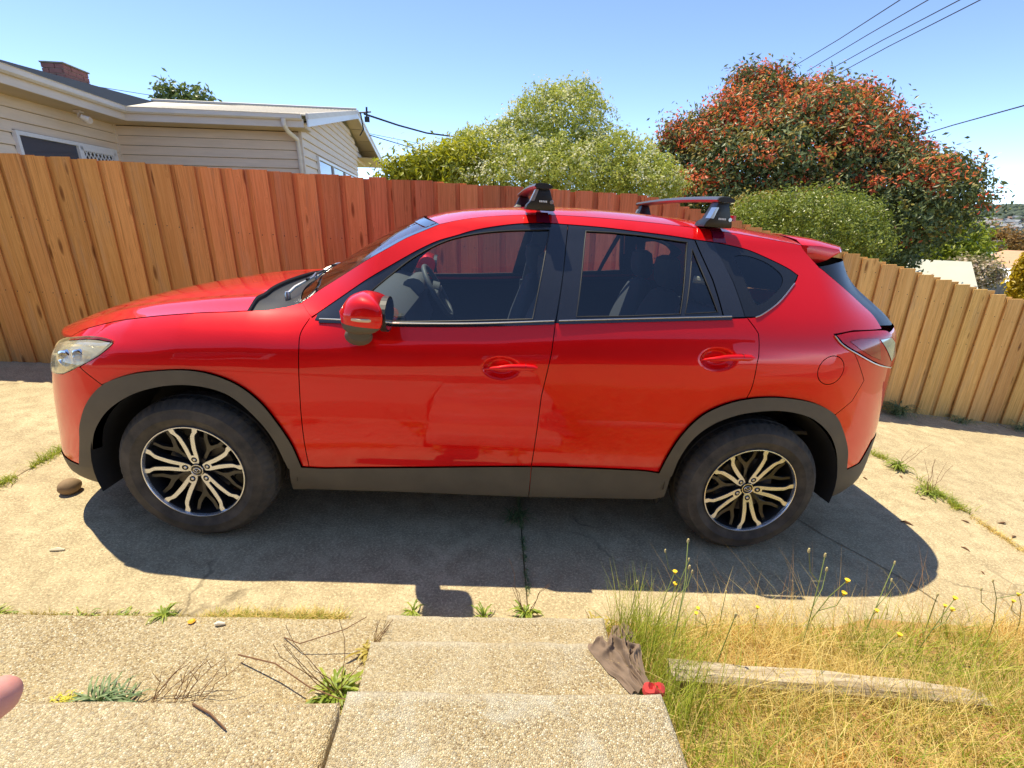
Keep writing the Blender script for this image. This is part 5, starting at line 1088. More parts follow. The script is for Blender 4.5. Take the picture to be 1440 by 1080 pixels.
leafy('weed', at2('w4'), 44, .075, .0045, .025, M['weed'], 'upright bushy green weed in the path joint below the front wheel', 1.15)
leafy('weed', at2('w5'), 22, .075, .0045, .010, M['weed'], 'small upright green weed in the mirror shadow behind the top of the steps', 1.25)
leafy('weed', at2('w6'), 16, .085, .004, .010, M['weed'], 'thin upright weed at the back edge of the lowest step', 1.2)
leafy('weed', at2('w7'), 34, .080, .006, .022, M['weed'], 'leafy weed with tall bare stalks where the driveway joint meets the steps', 1.0, stems=5, sh=.22)
leafy('weed', at2('u1'), 60, .10, .003, .055, M['grey_weed'], 'feathery dark weed growing in the driveway joint under the car', .8)
leafy('weed', at2('r1'), 60, .11, .006, .03, M['weed'], 'tall leafy green weed in the driveway joint behind the rear bumper', 1.2, stems=3, sh=.22)
leafy('weed', at2('r2'), 60, .08, .005, .10, M['weed'], 'spreading grassy weed midway along the right driveway joint', .6, stems=6, sh=.22)
leafy('weed', (5.30, 2.36, float(dz(5.3))), 50, .14, .004, .06, M['grey_weed'], 'small blue-green weed at the fence foot nearest the car', .9)
leafy('weed', (5.62, 2.36, float(dz(5.62))), 120, .24, .005, .08, M['grey_weed'], 'largest blue-green weed against the foot of the right fence', 1.1)
leafy('weed', (6.35, 2.36, float(dz(6.35))), 60, .15, .004, .10, M['grey_weed'], 'low straggling weed along the fence foot right of the largest one', .7)
leafy('weed', (7.05, 2.34, float(dz(7.05))), 60, .18, .004, .12, M['grey_weed'], 'faint weed at the fence foot by the right edge', .9)
leafy('weed', (.155, -.895, .033), 80, .115, .0038, .035, M['grey_weed'], 'spiky grey-green weed on the left path against the raised slab', 1.0)
leafy('weed', (.225, -.89, .033), 34, .085, .0036, .02, M['grey_weed'], 'smaller spiky grey-green weed close to the bare twigs', 1.0)
leafy('weed', (.885, -.86, .04), 60, .105, .0065, .04, M['weed'], 'dandelion-like leafy weed in the seam beside the middle step', .6, stems=7, sh=.24)
leafy('weed', (.955, -.69, .04), 60, .055, .006, .05, M['dry_weed'], 'yellowing low weed beside the back of the lowest step', .5, stems=7, sh=.12)
leafy('weed', (.85, -.92, .04), 40, .06, .007, .06, M['dry_weed'], 'brown and yellow dead leaves heaped below the leafy weed in the seam', .3)
leafy('moss', (.03, -.875, .033), 90, .016, .003, .045, leafmat('yellow_moss', (.42, .38, .02), (.60, .52, .03), .1), 'small yellow moss patch on the path left of the spiky weed', .5, cat='moss')
leafy('weed', (1.86, -.55, .02), 60, .06, .005, .10, M['dry_weed'], 'yellow-brown creeping weed at the back right corner of the lowest step', .5, stems=2, sh=.08)
t = empty('flower', (.245, -.55, .033), label='tiny orange flower lying on the left path near the joint', cat='flower')
b = MB(); b.lathe([(0, .006), (.008, .008), (.014, .004), (.006, 0)], 9, 'z'); b.obj('bloom', plain('orange_petal', (.80, .38, .02), .6), parent=t)
# bunch of bare twigs on the path
t = empty('bare_twigs', (.36, -.89, .03), label='bunch of bare reddish-brown twigs standing on the left path', cat='twigs')
for k in range(14):
    b = MB(); q = [Vector((random.uniform(-.09, .10), random.uniform(-.02, .03), 0))]; a = random.uniform(.2, .9)
    for j in range(5): q.append(q[-1] + Vector((a * .028 + random.uniform(-.014, .014), .010 + random.uniform(-.008, .012), .030 * (1 - .11 * j))))
    b.tube(q, [.0015, .0013, .0012, .0010, .0008, .0006], 5)
    if k % 2: b.tube([q[3], q[3] + Vector((random.uniform(-.03, .05), .01, .03))], [.0012, .0007], 5)
    b.obj('twig', M['twig'], True, parent=t)
def twig(pts, r, label):
    b = MB(); b.tube([Vector(p) for p in pts], [r * (1 - .12 * k) for k in range(len(pts))], 5); o = b.obj('twig', M['twig'], True); o['label'] = label; o['category'] = 'twig'
twig([(.58, -1.09, .300), (.64, -1.12, .306), (.70, -1.16, .302)], .003, 'short dark twig lying on the raised left slab')
twig([(.50, -.72, .06), (.66, -.79, .10), (.80, -.87, .09), (.90, -.90, .08), (.985, -.92, .09)], .0028, 'long brown bent twig leaning across the left path to the leafy weed')
twig([(.62, -.62, .035), (.70, -.68, .07), (.86, -.66, .12), (.93, -.62, .14)], .0022, 'thin brown twig over the path beside the yellowing weed')
b = MB(); b.tube([(.34, -.565, .038), (.352, -.564, .042), (.375, -.561, .038)], [.006, .009, .005], 8); o = b.obj('shell_scrap', plain('white_scrap', (.72, .66, .55), .7), True); o['label'] = 'small white scrap lying on the left path by the joint'; o['category'] = 'litter'
# seed husks and dry leaf bits blown along the right joint
_hk = None
for k in range(16):
    x_ = random.uniform(3.9, 4.42) if k < 9 else random.uniform(4.5, 5.4); y_ = random.uniform(-.2, .9)
    if _hk is None:
        b = MB(); b.tube([(-.024, 0, .003), (-.006, .003, .008), (.010, 0, .006), (.026, -.004, .002)], [.0015, .0055, .0045, .001], 6); _hk = b.obj('dry_husk', M['twig'], True); o = _hk
    else: o = copyobj(_hk)
    o.location = (x_, y_, float(dz(x_))); o.rotation_euler = (0, 0, random.uniform(0, 6)); s_ = random.uniform(.6, 1.3); o.scale = (s_, s_, s_)
    o['label'] = 'small dry brown husk lying near the right driveway joint'; o['category'] = 'litter'; o['group'] = 'dry husks by the right joint'
b = MB(); b.tube([(-.62, -.12, .006), (-.59, -.115, .008), (-.56, -.112, .005)], [.004, .010, .004], 6); o = b.obj('dry_leaf', plain('bleached_leaf', (.66, .60, .44), .8), True); o['label'] = 'bleached dry leaf on the driveway left of the front wheel'; o['category'] = 'leaf'
# stone by the front bumper
bm = bmesh.new(); bmesh.ops.create_icosphere(bm, subdivisions=3, radius=.055)
for v in bm.verts: v.co *= 1 + .14 * float(fnoise(v.co.x * 16 + 3, v.co.y * 14 + v.co.z * 9, 3, 2)); v.co.z *= .8; v.co.x *= .92; v.co.z += .034
me = bpy.data.meshes.new('stone'); bm.to_mesh(me); bm.free(); me.materials.append(plain('brown_stone', (.26, .17, .09), .8, var=.35, vs=25, bump=.4)); me.polygons.foreach_set('use_smooth', np.ones(len(me.polygons), bool))
o = bpy.data.objects.new('stone', me); o.location = (-.90, .37, 0); link(o, label='round brown stone lying on the driveway in front of the front bumper', cat='stone')
# short grass in the joints
def strip(name, x0, y0, x1, y1, n, H, wd, mat, z=0):
    t = rng.uniform(0, 1, n); P = np.c_[x0 + (x1 - x0) * t + rng.normal(0, wd, n), y0 + (y1 - y0) * t + rng.normal(0, wd, n), np.zeros(n)]; P[:, 2] = z + dz(P[:, 0])
    keep = fnoise(P[:, 0], P[:, 1], 12, 3, 5) > -.25; P = P[keep]; n = len(P)
    blades(name, P, rng.uniform(.3, 1, n) * H, rng.uniform(.5, 1.6, n), rng.uniform(.0012, .0028, n), mat, rng.uniform(0, 1, n), kind='stuff')
strip('joint_grass', -1.305, .25, -1.30, 1.05, 900, .07, .022, M['green'])
strip('joint_grass', 4.46, 1.25, 4.44, .45, 1300, .08, .028, M['green'])
strip('joint_grass', 4.44, .5, 4.40, -.35, 700, .04, .012, M['straw'])
strip('joint_grass', .27, -.52, .80, -.50, 1800, .055, .018, M['straw']); strip('joint_grass', .27, -.52, .80, -.50, 1000, .05, .014, M['green'])
strip('joint_grass', -.6, -.51, .25, -.51, 900, .03, .012, M['dry_weed']); strip('joint_grass', 1.05, -.53, 1.85, -.53, 900, .035, .014, M['dry_weed'])
strip('joint_grass', 1.58, .5, 1.575, -.45, 700, .02, .006, M['grey_weed'])
strip('joint_grass', 4.6, 2.42, 8, 2.42, 500, .06, .03, M['straw'])

# ------------------------------------------------------------------ rag on the steps, timber edging, finger
nx, ny = 70, 130; U, Vv = np.meshgrid(np.linspace(-1, 1, nx), np.linspace(0, 1, ny), indexing='ij')
yy = -.635 - .40 * Vv; cx = np.interp(Vv, [0, .18, .34, .6, .85, 1], [1.905, 1.885, 1.83, 1.795, 1.815, 1.845]); hw = np.interp(Vv, [0, .12, .25, .42, .62, .85, 1], [.035, .055, .062, .085, .085, .055, .038])
base = np.interp(-yy, [.6, .82, .86, 1.1], [.125, .135, .275, .278])
f1 = 1 - np.abs(np.sin(5.5 * (U * .9 + 1.1 * Vv) + 4.2 * fnoise(U * .8, Vv * 2.0, 4, 2, 1.4))); f2 = 1 - np.abs(np.sin(7 * (Vv * 1.3 - U * .6) + 5 * fnoise(U, Vv * 2.2, 9, 2, 1.7))); fold = np.maximum(f1 ** 1.6, .8 * f2 ** 2.2)
h = (1 - np.abs(U) ** 2.4) * (.020 + .046 * fold + .018 * fnoise(U, Vv * 2.4, 7, 3, 2.6)) * np.clip(hw / .085, 0, 1) ** 1.6
Xr = cx + hw * U + .010 * fnoise(U, Vv * 3, 3, 3, 2.2); Zr = base + np.maximum(.002, h) - .004
i = np.arange(nx * ny).reshape(nx, ny); F = np.stack([i[:-1, :-1], i[1:, :-1], i[1:, 1:], i[:-1, 1:]], -1).reshape(-1, 4)
rag = mesh('rag', np.stack([Xr, yy + .012 * fnoise(U * 2, Vv * 4, 5, 2, 2), Zr], -1).reshape(-1, 3), F, plain('grey_brown_cloth', (.19, .135, .10), .95, var=.3, vs=18, bump=.25), True, label='crumpled grey-brown rag lying over the right end of the steps', cat='rag')
b = MB(); U2 = np.linspace(0, 2 * math.pi, 14, endpoint=False)
b.loft([[Vector((1.872 + r * math.cos(a) * 1.25, -1.035 + r * .8 * math.sin(a), .285 + z + .006 * math.sin(3 * a))) for a in U2] for r, z in ((.028, 0), (.026, .014), (.016, .022), (.010, .012), (.004, .016))]); b.obj('red_end', plain('red_cloth', (.55, .05, .05), .9, var=.25, vs=30), True, parent=rag)
n = 34; V = []; sec = [(-.036, -.12), (.036, -.12), (.038, -.024), (.030, .0), (-.022, .0), (-.036, -.016)]
b = MB(); rings = []
for k in range(n):
    t = k / (n - 1); x = 1.985 + 1.06 * t; y = -.905 - .075 * t; z = .232 - .02 * t - .05 * max(0, t - .8) * 2
    s = 1 - .35 * max(0, t - .7) / .3
    rings.append([Vector((x + .012 * random.uniform(-1, 1) * (k in (0, n - 1)), y + dy * s + .006 * float(fnoise(x * 5, dy * 40, 2, 3)), z + dz2 * (1 if dz2 < -.05 else s) + .008 * float(fnoise(x * 6, dy * 60, 6, 3)) + dz(x))) for dy, dz2 in sec])
b.loft(rings)
def sleeper_mat():
    t = NT('weathered_grey_timber'); n = t.noise(t.co((2.5, 45, 45)), 1, 6, .65); f = t.noise(t.co(), 7, 6)
    col = t.mix(t.ramp(n, [(.38, (1, 1, 1)), (.55, (0, 0, 0))]), (.52, .45, .34), (.20, .155, .10)); col = t.mix(t.math('MULTIPLY', f, .5), col, (.36, .27, .17))
    return t.set(col, .9, spec=.15, normal=t.bump(n, .7, .01))
o = b.obj('timber_edging', sleeper_mat(), False); o['label'] = 'weathered grey timber sleeper half buried in the grass bank'; o['category'] = 'timber'
# fingertip reaching in from the left, close to the lens
_Wi = TM.inverted()
fb = [Vector((1.1103, -1.8626, 1.2587)), Vector((1.1067, -1.8431, 1.2457))]
fx = (fb[1] - fb[0]).normalized()
FI = empty('finger', tuple(fb[0]), label='pink fingertip reaching in at the left edge of the picture', cat='finger', world=True)
b = MB(); sd = fx.cross(Vector((0, 0, 1))).normalized(); upv = sd.cross(fx)
rg = lambda t, r, k=1.0: [Vector(fx * t + sd * (r * math.cos(a) * k) + upv * (r * 1.15 * math.sin(a) - .10 * max(0, -t) )) for a in np.linspace(0, 2 * math.pi, 24, endpoint=False)]
b.loft([rg(t, r) for t, r in ((-.09, .0105), (-.06, .0103), (-.05, .0108), (-.03, .0100), (-.016, .0098), (-.008, .0090), (-.003, .0066), (0, .0025))])
def skin_mat():
    t = NT('pink_skin'); n = t.noise(t.co(), 160, 4); t.set(t.mix(n, (.62, .26, .22), (.72, .36, .30)), .5, spec=.35, normal=t.bump(n, .1, .001)); t.b.inputs['Subsurface Weight'].default_value = .15; t.b.inputs['Subsurface Radius'].default_value = (.01, .004, .002); return t.m
b.obj('fingertip', skin_mat(), True, parent=FI)
# ------------------------------------------------------------------ paling fence (upright world frame)
def d2w(x, y, z): return TM @ Vector((x, y, z))
FE = empty('paling_fence', tuple(d2w(2.0, 2.55, 0)), label='long orange-brown timber paling fence behind the car', cat='fence', world=True)
def board_mesh(wd, th):
    b = MB(); e = .003
    b.loft([[Vector((sx * (wd / 2 - ex), sy * (th / 2 - ey), z)) for sx, sy, ex, ey in ((-1, -1, e, 0), (1, -1, e, 0), (1, -1, 0, e), (1, 1, 0, e), (1, 1, e, 0), (-1, 1, e, 0), (-1, 1, 0, e), (-1, -1, 0, e))] for z in (0, -1.0)])
    return b
_bt = board_mesh(.152, .017).obj('board', M['pine'], parent=FE); _bb = board_mesh(.15, .016).obj('board', M['pine'], parent=FE)
first = {0: True, 1: True}
def put(which, src, x, y, ztop, zbot, tint, lean):
    top = d2w(x, y, ztop); bot = d2w(x, y, zbot)
    o = src if first[which] else copyobj(src, FE)
    first[which] = False
    o.location = top - FE.location; o.rotation_euler = (random.uniform(-.004, .004), lean, random.uniform(-.02, .02)); o.scale = (random.uniform(.96, 1.03), 1, top.z - bot.z); o.color = (*tint, 1)
def ftop(x): return float(np.interp(x, [-6, -2.6, 0, 2.69, 4.71, 5.52, 6.52, 7.3, 9.5], [1.775, 1.791, 1.815, 1.842, 1.47, 1.335, 1.16, 1.03, .66]))
x = -5.4; k = 0
while x < 9.3:
    right = smoothstep(2.9, 4.6, x)
    a = Vector((.92, .50, .155)).lerp(Vector((.92, .37, .15)), float(smoothstep(-2.2, .6, x))); c = Vector((.98, .66, .24)); v = random.uniform(.80, 1.12); col_ = a.lerp(c, float(right) * random.uniform(.8, 1)) * v
    col_.y *= random.uniform(.93, 1.06)
    zb = float(dz(x)) - .09 + .03 * random.random()
    lean = random.uniform(-.004, .004)
    put(0, _bt, x, 2.50, ftop(x) + random.uniform(-.007, .007), zb, col_, lean)
    xb = x + .098; col2 = a.lerp(c, float(smoothstep(2.9, 4.6, xb)) * .9) * random.uniform(.74, 1.0)
    put(1, _bb, xb, 2.5175 + .002, ftop(xb) + random.uniform(-.012, .004), float(dz(xb)) - .08, col2, 0)
    x += random.choice((.186, .194, .196, .198, .204, .21)) if x < 2.7 else random.uniform(.196, .206)
for hgt in (.35, 1.0, 1.55):
    b = MB(); xs_ = np.linspace(-5.5, 9.4, 40)
    rr = []
    for xx in xs_:
        z = min(hgt, ftop(xx) - .14) if hgt > 1.2 else hgt * min(1, ftop(xx) / 1.7); z += float(dz(xx)) * .5
        rr.append([d2w(xx, y, z + h) - FE.location for y, h in ((2.53, -.04), (2.565, -.04), (2.565, .04), (2.53, .04))])
    b.loft(rr); b.obj('rail', M['pine'], parent=FE).color = (.5, .3, .14, 1)
for xx in np.arange(-5.2, 9.2, 2.4):
    b = MB(); p = d2w(xx, 2.62, 0) - FE.location; top = d2w(xx, 2.62, ftop(xx) - .06).z - d2w(xx, 2.62, 0).z
    b.box((p.x - .05, p.y - .045, p.z - .4), (p.x + .05, p.y + .045, p.z + top)); b.obj('post', M['pine'], parent=FE).color = (.5, .32, .16, 1)
b = MB()
for xx in np.arange(-5.35, 9.2, .098):
    for zz in (1.30 + .01 * math.sin(xx * 3), .665):
        if zz > ftop(xx) - .1: zz = ftop(xx) - .22
        yy_ = 2.4912; p = d2w(xx + random.uniform(-.008, .008), yy_, zz + random.uniform(-.006, .006)) - FE.location
        b.add([p + Vector((.0048 * math.cos(a), 0, .0048 * math.sin(a))) for a in np.linspace(0, 2 * math.pi, 6, endpoint=False)] + [p + Vector((0, -.0015, 0))], [(i_, (i_ + 1) % 6, 6) for i_ in range(6)])
o = b.obj('nails', M['black'], parent=FE); o['kind'] = 'stuff'

# ------------------------------------------------------------------ weatherboard house beyond the fence
M['lap_shade'] = plain('lap_shade_backing', (.10, .075, .05), .95)  # dark backing colour stands in for the shade under each board lap
HO = empty('weatherboard_house', (-5.045, 8.038, 0), math.atan2(.112, .994), label='cream weatherboard house with dark and pale roofs beyond the left fence', cat='house', world=True)
ZE = 3.195
H = lambda a, b_, z: Vector((a, b_, ZE + z))
def wboards(par, p0, p1, ztop, n, exp=.165, holes=(), out=(0, -1)):
    """weatherboards from p0 to p1 in plan, one object each, cut round openings"""
    p0 = Vector((*p0, 0)); p1 = Vector((*p1, 0)); L = (p1 - p0).length; d = (p1 - p0) / L; nrm = Vector((out[0], out[1], 0))
    for k in range(n):
        zt = ztop - exp * k; zb = zt - exp + .007; spans = [(0, L)]
        for h0, h1, z0, z1 in holes:
            if zt - exp < z1 < zt - .02:
                A_ = p0 + d * h0; B_ = p0 + d * h1; b = MB(); b.loft([[P + nrm * q + Vector((0, 0, ZE + zz)) for q, zz in ((.002, zt), (.012, zt), (.034, z1 + .012), (.002, z1 + .012))] for P in (A_, B_)]); b.obj('weatherboard', M['cream'], parent=par)
            if zt - exp < z1 and zt > z0:
                spans = [q for a, b_ in spans for q in ((a, min(b_, h0)), (max(a, h1), b_)) if q[1] - q[0] > .02]
        for a, b_ in spans:
            A_ = p0 + d * a; B_ = p0 + d * b_; b = MB(); V = []
            for P in (A_, B_):
                V.append([P + nrm * .002 + Vector((0, 0, ZE + zt)), P + nrm * .012 + Vector((0, 0, ZE + zt)), P + nrm * .046 + Vector((0, 0, ZE + zb + .006)), P + nrm * .044 + Vector((0, 0, ZE + zb)), P + nrm * .002 + Vector((0, 0, ZE + zb))])
            b.loft(V); b.obj('weatherboard', M['cream'], parent=par)
def quad_obj(name, pts, th, mat, par):
    P = [Vector(p) for p in pts]; n = (P[1] - P[0]).cross(P[2] - P[0]).normalized(); b = MB(); b.loft([P, [p - n * th for p in P]]); return b.obj(name, mat, parent=par)
# walls behind the boards, coloured dark so the gaps read as shade lines
b = MB(); b.box(H(-.47, .52, -3.2), H(2.80, 9.2, -.14)); b.box(H(-6, -6, -3.2), H(-.48, 9.1, -.14)); wl = b.obj('wall', M['lap_shade'], parent=HO)
wboards(wl, (-.46, .50), (2.83, .50), -.22, 14, out=(0, -1))
win = (1.15, 3.55, -1.75, -.66)      # span along the left wing wall, from b = -3.2
wboards(wl, (-.47, -3.3), (-.47, .47), -.20, 14, holes=[(1.18, 3.58, -1.75, -.655)], out=(1, 0))
wboards(wl, (2.83, .52), (2.83, 9.0), .02, 15, holes=[(1.28, 7.5, -1.6, -.53)], out=(1, 0))
for k in range(5):       # gable boards, shortening towards the ridge
    z0 = .02 + .165 * k; b0 = .9 + .93 * k
    wboards(wl, (2.83, b0 + .55), (2.83, 12.2 - b0 * .95), z0 + .165, 1, out=(1, 0))
for p in ((-.45, .48), (2.845, .49)):
    b = MB(); b.box(H(p[0] - .03, p[1] - .03, -3), H(p[0] + .03, p[1] + .03, -.15)); b.obj('corner_stop', M['trim'], parent=HO)
# soffits, fascia, gutters
quad_obj('soffit', [H(.02, -5, -.185), H(.02, .02, -.185), H(-.5, .55, -.185), H(-.5, -5, -.185)], .02, M['soffit'], HO)
quad_obj('soffit', [H(0.0, -.02, -.186), H(3.05, -.02, -.186), H(3.05, .55, -.186), H(-.5, .55, -.186)], .02, M['soffit'], HO)
b = MB(); b.box(H(.0, -5, -.20), H(.03, .0, -.06)); b.obj('fascia', M['trim'], parent=HO)
b = MB(); b.box(H(.031, -.03, -.20), H(3.04, .0, -.06)); b.obj('fascia', M['trim'], parent=HO)
def gutter(p0, p1, nrm):
    d = (p1 - p0).normalized(); b = MB(); pr = [(0, -.075), (.05, -.085), (.085, -.06), (.09, .0), (.105, .012), (.09, .016), (.08, .004), (.0, .004)]
    b.loft([[P + nrm * x + Vector((0, 0, z)) for x, z in pr] for P in (p0, p1)]); return b.obj('gutter', M['gutter'], parent=HO)
gutter(H(.032, -5, 0), H(.032, -.11, 0), Vector((1, 0, 0))); gutter(H(.032, -.031, 0), H(3.02, -.031, 0), Vector((0, -1, 0)))
# roofs
quad_obj('dark_roof', [H(.07, -.02, .012), H(-2.97, 9.0, 1.52), H(-.81, .16, .445), H(-.26, -2.25, .17), H(.07, -3.6, .012)], .03, M['slate'], HO)
quad_obj('dark_roof', [H(-.26, -2.25, .168), H(-.81, .16, .443), H(-2.97, 9.0, 1.518), H(-7, 9, 1.3), H(-7, -3, -.2), H(-.0, -3.6, .0)], .03, M['slate'], HO)
ra = lambda b_: 3.09 + .025 * b_
rf = quad_obj('pale_roof', [H(.05, -.06, .016), H(ra(0), -.06, .016), H(ra(6.6), 6.6, 1.215), H(-2.4, 6.6, 1.215)], .025, M['lightroof'], HO)
quad_obj('pale_roof', [H(-2.4, 6.6, 1.213), H(ra(6.6), 6.6, 1.213), H(ra(13.5), 13.5, .30), H(-2.4, 13.5, .30)], .025, M['lightroof'], HO)
b = MB()
for k in range(30):
    a_ = .1 + k * .104; b.tube([H(a_ + .0, .0, .022), H(a_ - .0, 6.55, 1.213)], .012, 5)
b.obj('roof_corrugation', M['lightroof'], parent=rf)
b = MB(); b.tube([H(-2.4, 6.6, 1.235), H(ra(6.6), 6.6, 1.235)], .06, 8); b.obj('ridge_cap', M['greymetal'], parent=rf)
# barge boards and gable soffit
for (b0, z0, b1, z1) in ((0, -.02, 6.6, 1.18), (6.6, 1.18, 13.5, .27)):
    b = MB(); b.loft([[H(ra(q) + dx, q, z + dz_) for dx, dz_ in ((.012, -.17), (.04, -.17), (.04, -.045), (.012, -.045))] for q, z in ((b0 - .04, z0), (b1, z1))]); b.obj('barge_board', M['winframe'], parent=HO)
    b = MB(); b.loft([[H(ra(q) + dx, q, z + dz_) for dx, dz_ in ((.005, -.045), (.055, -.045), (.055, .055), (.005, .055))] for q, z in ((b0 - .05, z0), (b1, z1))]); b.obj('barge_cap', M['gutter'], parent=HO)
    for k in range(5):
        f0, f1 = k / 5 + .004, (k + 1) / 5 - .004; q0, q1 = b0 + (b1 - b0) * f0, b0 + (b1 - b0) * f1; s0, s1 = z0 + (z1 - z0) * f0 - .10, z0 + (z1 - z0) * f1 - .10
        quad_obj('soffit_panel', [H(2.84, q0, s0), H(ra(q0), q0, s0), H(ra(q1), q1, s1), H(2.84, q1, s1)], .012, M['soffit'], HO)
quad_obj('soffit', [H(2.0, 9.2, .16), H(ra(13), 9.2, .16), H(ra(13.4), 13.4, .16), H(2.0, 13.4, .16)], .02, M['soffit'], HO)
# downpipe
b = MB(); b.tube([H(2.70, -.09, -.07), H(2.70, -.08, -.17), H(2.72, .05, -.26), H(2.80, .38, -.36), H(2.80, .44, -.5), H(2.80, .44, -3)], .042, 12); b.obj('downpipe', M['gutter'], True, parent=HO)
# left wing window: frame, dark pane, screened pane
def window(par_, P0, d, nrm, w_, h, splits, screen=None):
    """P0 top-left corner, d along the wall"""
    up = Vector((0, 0, 1)); f = MB(); fr = .055
    def bar(u0, u1, v0, v1, o0=.0, o1=.055):
        f.loft([[P0 + d * u + nrm * o - up * v for u, v in ((u0, v0), (u1, v0), (u1, v1), (u0, v1))] for o in (o0, o1)])
    bar(0, w_, 0, fr); bar(0, w_, h - fr, h); bar(0, fr, fr, h - fr); bar(w_ - fr, w_, fr, h - fr)
    xs_ = [fr] + [s * w_ for s in splits] + [w_ - fr]
    for s in splits: bar(s * w_ - .03, s * w_ + .03, fr, h - fr)
    o = f.obj('window', M['winframe'], parent=par_)
    for i_ in range(len(xs_) - 1):
        a_, c_ = xs_[i_] + .01, xs_[i_ + 1] - .01
        g_ = MB(); g_.loft([[P0 + d * u + nrm * q - up * v for u, v in ((a_, fr), (c_, fr), (c_, h - fr), (a_, h - fr))] for q in (.012, .018)]); g_.obj('pane', M['darkglass'], parent=o)
        if screen == i_:
            f2 = MB(); dx = .105; ww = c_ - a_; hh = h - 2 * fr
            f2_b = lambda u0, u1, v0, v1: f2.loft([[P0 + d * u + nrm * q - up * v for u, v in ((u0, v0), (u1, v0), (u1, v1), (u0, v1))] for q in (.03, .062)])
            f2_b(a_, a_ + .06, fr, h - fr); f2_b(c_ - .06, c_, fr, h - fr); f2_b(a_, c_, fr, fr + .06)
            for sgn in (1, -1):
                k = -hh
                while k < ww + hh:
                    u0, v0, u1, v1 = (k, 0, k + hh * .8, hh) if sgn > 0 else (k + hh * .8, 0, k, hh)
                    if u0 > u1: u0, v0, u1, v1 = u1, v1, u0, v0
                    s0 = max(0, (0 - u0) / (u1 - u0)); s1 = min(1, (ww - u0) / (u1 - u0))
                    if s1 > s0 + .02:
                        q = lambda s: P0 + d * (a_ + u0 + (u1 - u0) * s) + nrm * .046 - up * (fr + v0 + (v1 - v0) * s)
                        f2.tube([q(s0), q(s1)], .0085, 5)
                    k += dx
            f2.obj('security_screen', M['winframe'], parent=o)
    return o
window(HO, H(-.445, -2.12, -.655), Vector((0, 1, 0)), Vector((1, 0, 0)), 2.40, 1.1, [.56], 1)
window(HO, H(2.855, 1.80, -.53), Vector((0, 1, 0)), Vector((1, 0, 0)), 6.2, 1.07, [.30, .62])
# flood light under the left eave
b = MB(); b.tube([H(-.20, -.95, -.21), H(-.20, -.95, -.30)], .02, 8); b.box(H(-.24, -1.0, -.235), H(-.15, -.88, -.21)); fl = b.obj('flood_light', M['trim'], parent=HO)
for db in (-.12, .09):
    b = MB(); b.lathe([(.0, 0), (.035, .0), (.05, .07), (.055, .10), (.0, .09)], 14, 'z'); o = b.obj('lamp_head', M['trim'], True, parent=fl); o.location = H(-.12, -.95 + db, -.30); o.rotation_euler = (.9 * (1 if db > 0 else -1), 2.3, 0)
# chimney with courses of bricks
CH = MB().box(H(-1.97, 1.50, .3), H(-1.62, 2.24, .955)).obj('chimney', M['mortar'], parent=HO)
_brk = None
for r in range(6):
    z = .955 - .086 * r - .078
    for side in range(2):
        L0, L1 = (1.49, 2.25) if side == 0 else (-1.98, -1.61); q = L0 - (.115 if r % 2 else 0)
        while q < L1 - .01:
            a_, c_ = max(q, L0), min(q + .222, L1)
            if c_ - a_ > .03:
                b = MB()
                if side == 0: b.box(H(-1.63, a_, z), H(-1.606 + random.uniform(-.004, .004), c_, z + .074))
                else: b.box(H(a_, 1.475 + random.uniform(-.004, .004), z), H(c_, 1.505, z + .074))
                b.obj('brick', M['brick'], parent=CH)
            q += .234
b = MB(); b.box(H(-2.0, 1.46, .956), H(-1.58, 2.28, .985)); b.obj('chimney_cap', plain('mossy_cap', (.30, .27, .17), .9, var=.3, vs=10), bevel=.012, parent=CH)
# service bracket on the gable point
b = MB(); tip = H(ra(6.3) + .10, 6.3, 1.12)
b.tube([tip, tip + Vector((.22, 0, .02)), tip + Vector((.36, 0, .04))], .022, 6); b.tube([tip + Vector((.05, 0, .02)), tip + Vector((.10, 0, -.45)), tip + Vector((-.02, 0, -.62))], .02, 6); b.tube([tip + Vector((.22, 0, -.2)), tip + Vector((.24, 0, .16))], .03, 6); b.box(tip + Vector((.16, -.05, -.24)), tip + Vector((.30, .05, -.10)))
b.obj('service_bracket', M['wire'], True, parent=HO)

# ------------------------------------------------------------------ overhead wires
def wire_obj(pts, r, label, group=None):
    P = [Vector(p) for p in pts]; q = []
    for i_ in range(len(P) - 1):
        for k in range(8): q.append(P[i_].lerp(P[i_ + 1], k / 8))
    q.append(P[-1]); b = MB(); b.tube(q, r, 5); o = b.obj('overhead_wire', M['wire'], True, world=True); o['label'] = label; o['category'] = 'wire'
    if group: o['group'] = group
for pts, lb in zip(G['wires'], ('leftmost of the four power lines above the red-tipped tree', 'second from the left of the four power lines above the red-tipped tree', 'third from the left of the four power lines above the red-tipped tree', 'rightmost of the four power lines above the red-tipped tree')): wire_obj(pts, .016, lb, 'power lines above the red-tipped tree')
wire_obj(G['service_wire'], .014, 'single black cable rising to the right edge from the red-tipped tree')
for pts, r, lb in zip(G['house_wires'], (.024, .014, .008, .010), ('thick black service cable from the house gable to the pale bush', 'lower thin cable running from behind the gable to the yellow bush', 'faint thin wire just under the thick service cable', 'faint wire behind the chimney and the treetops')): wire_obj(pts, r, lb)

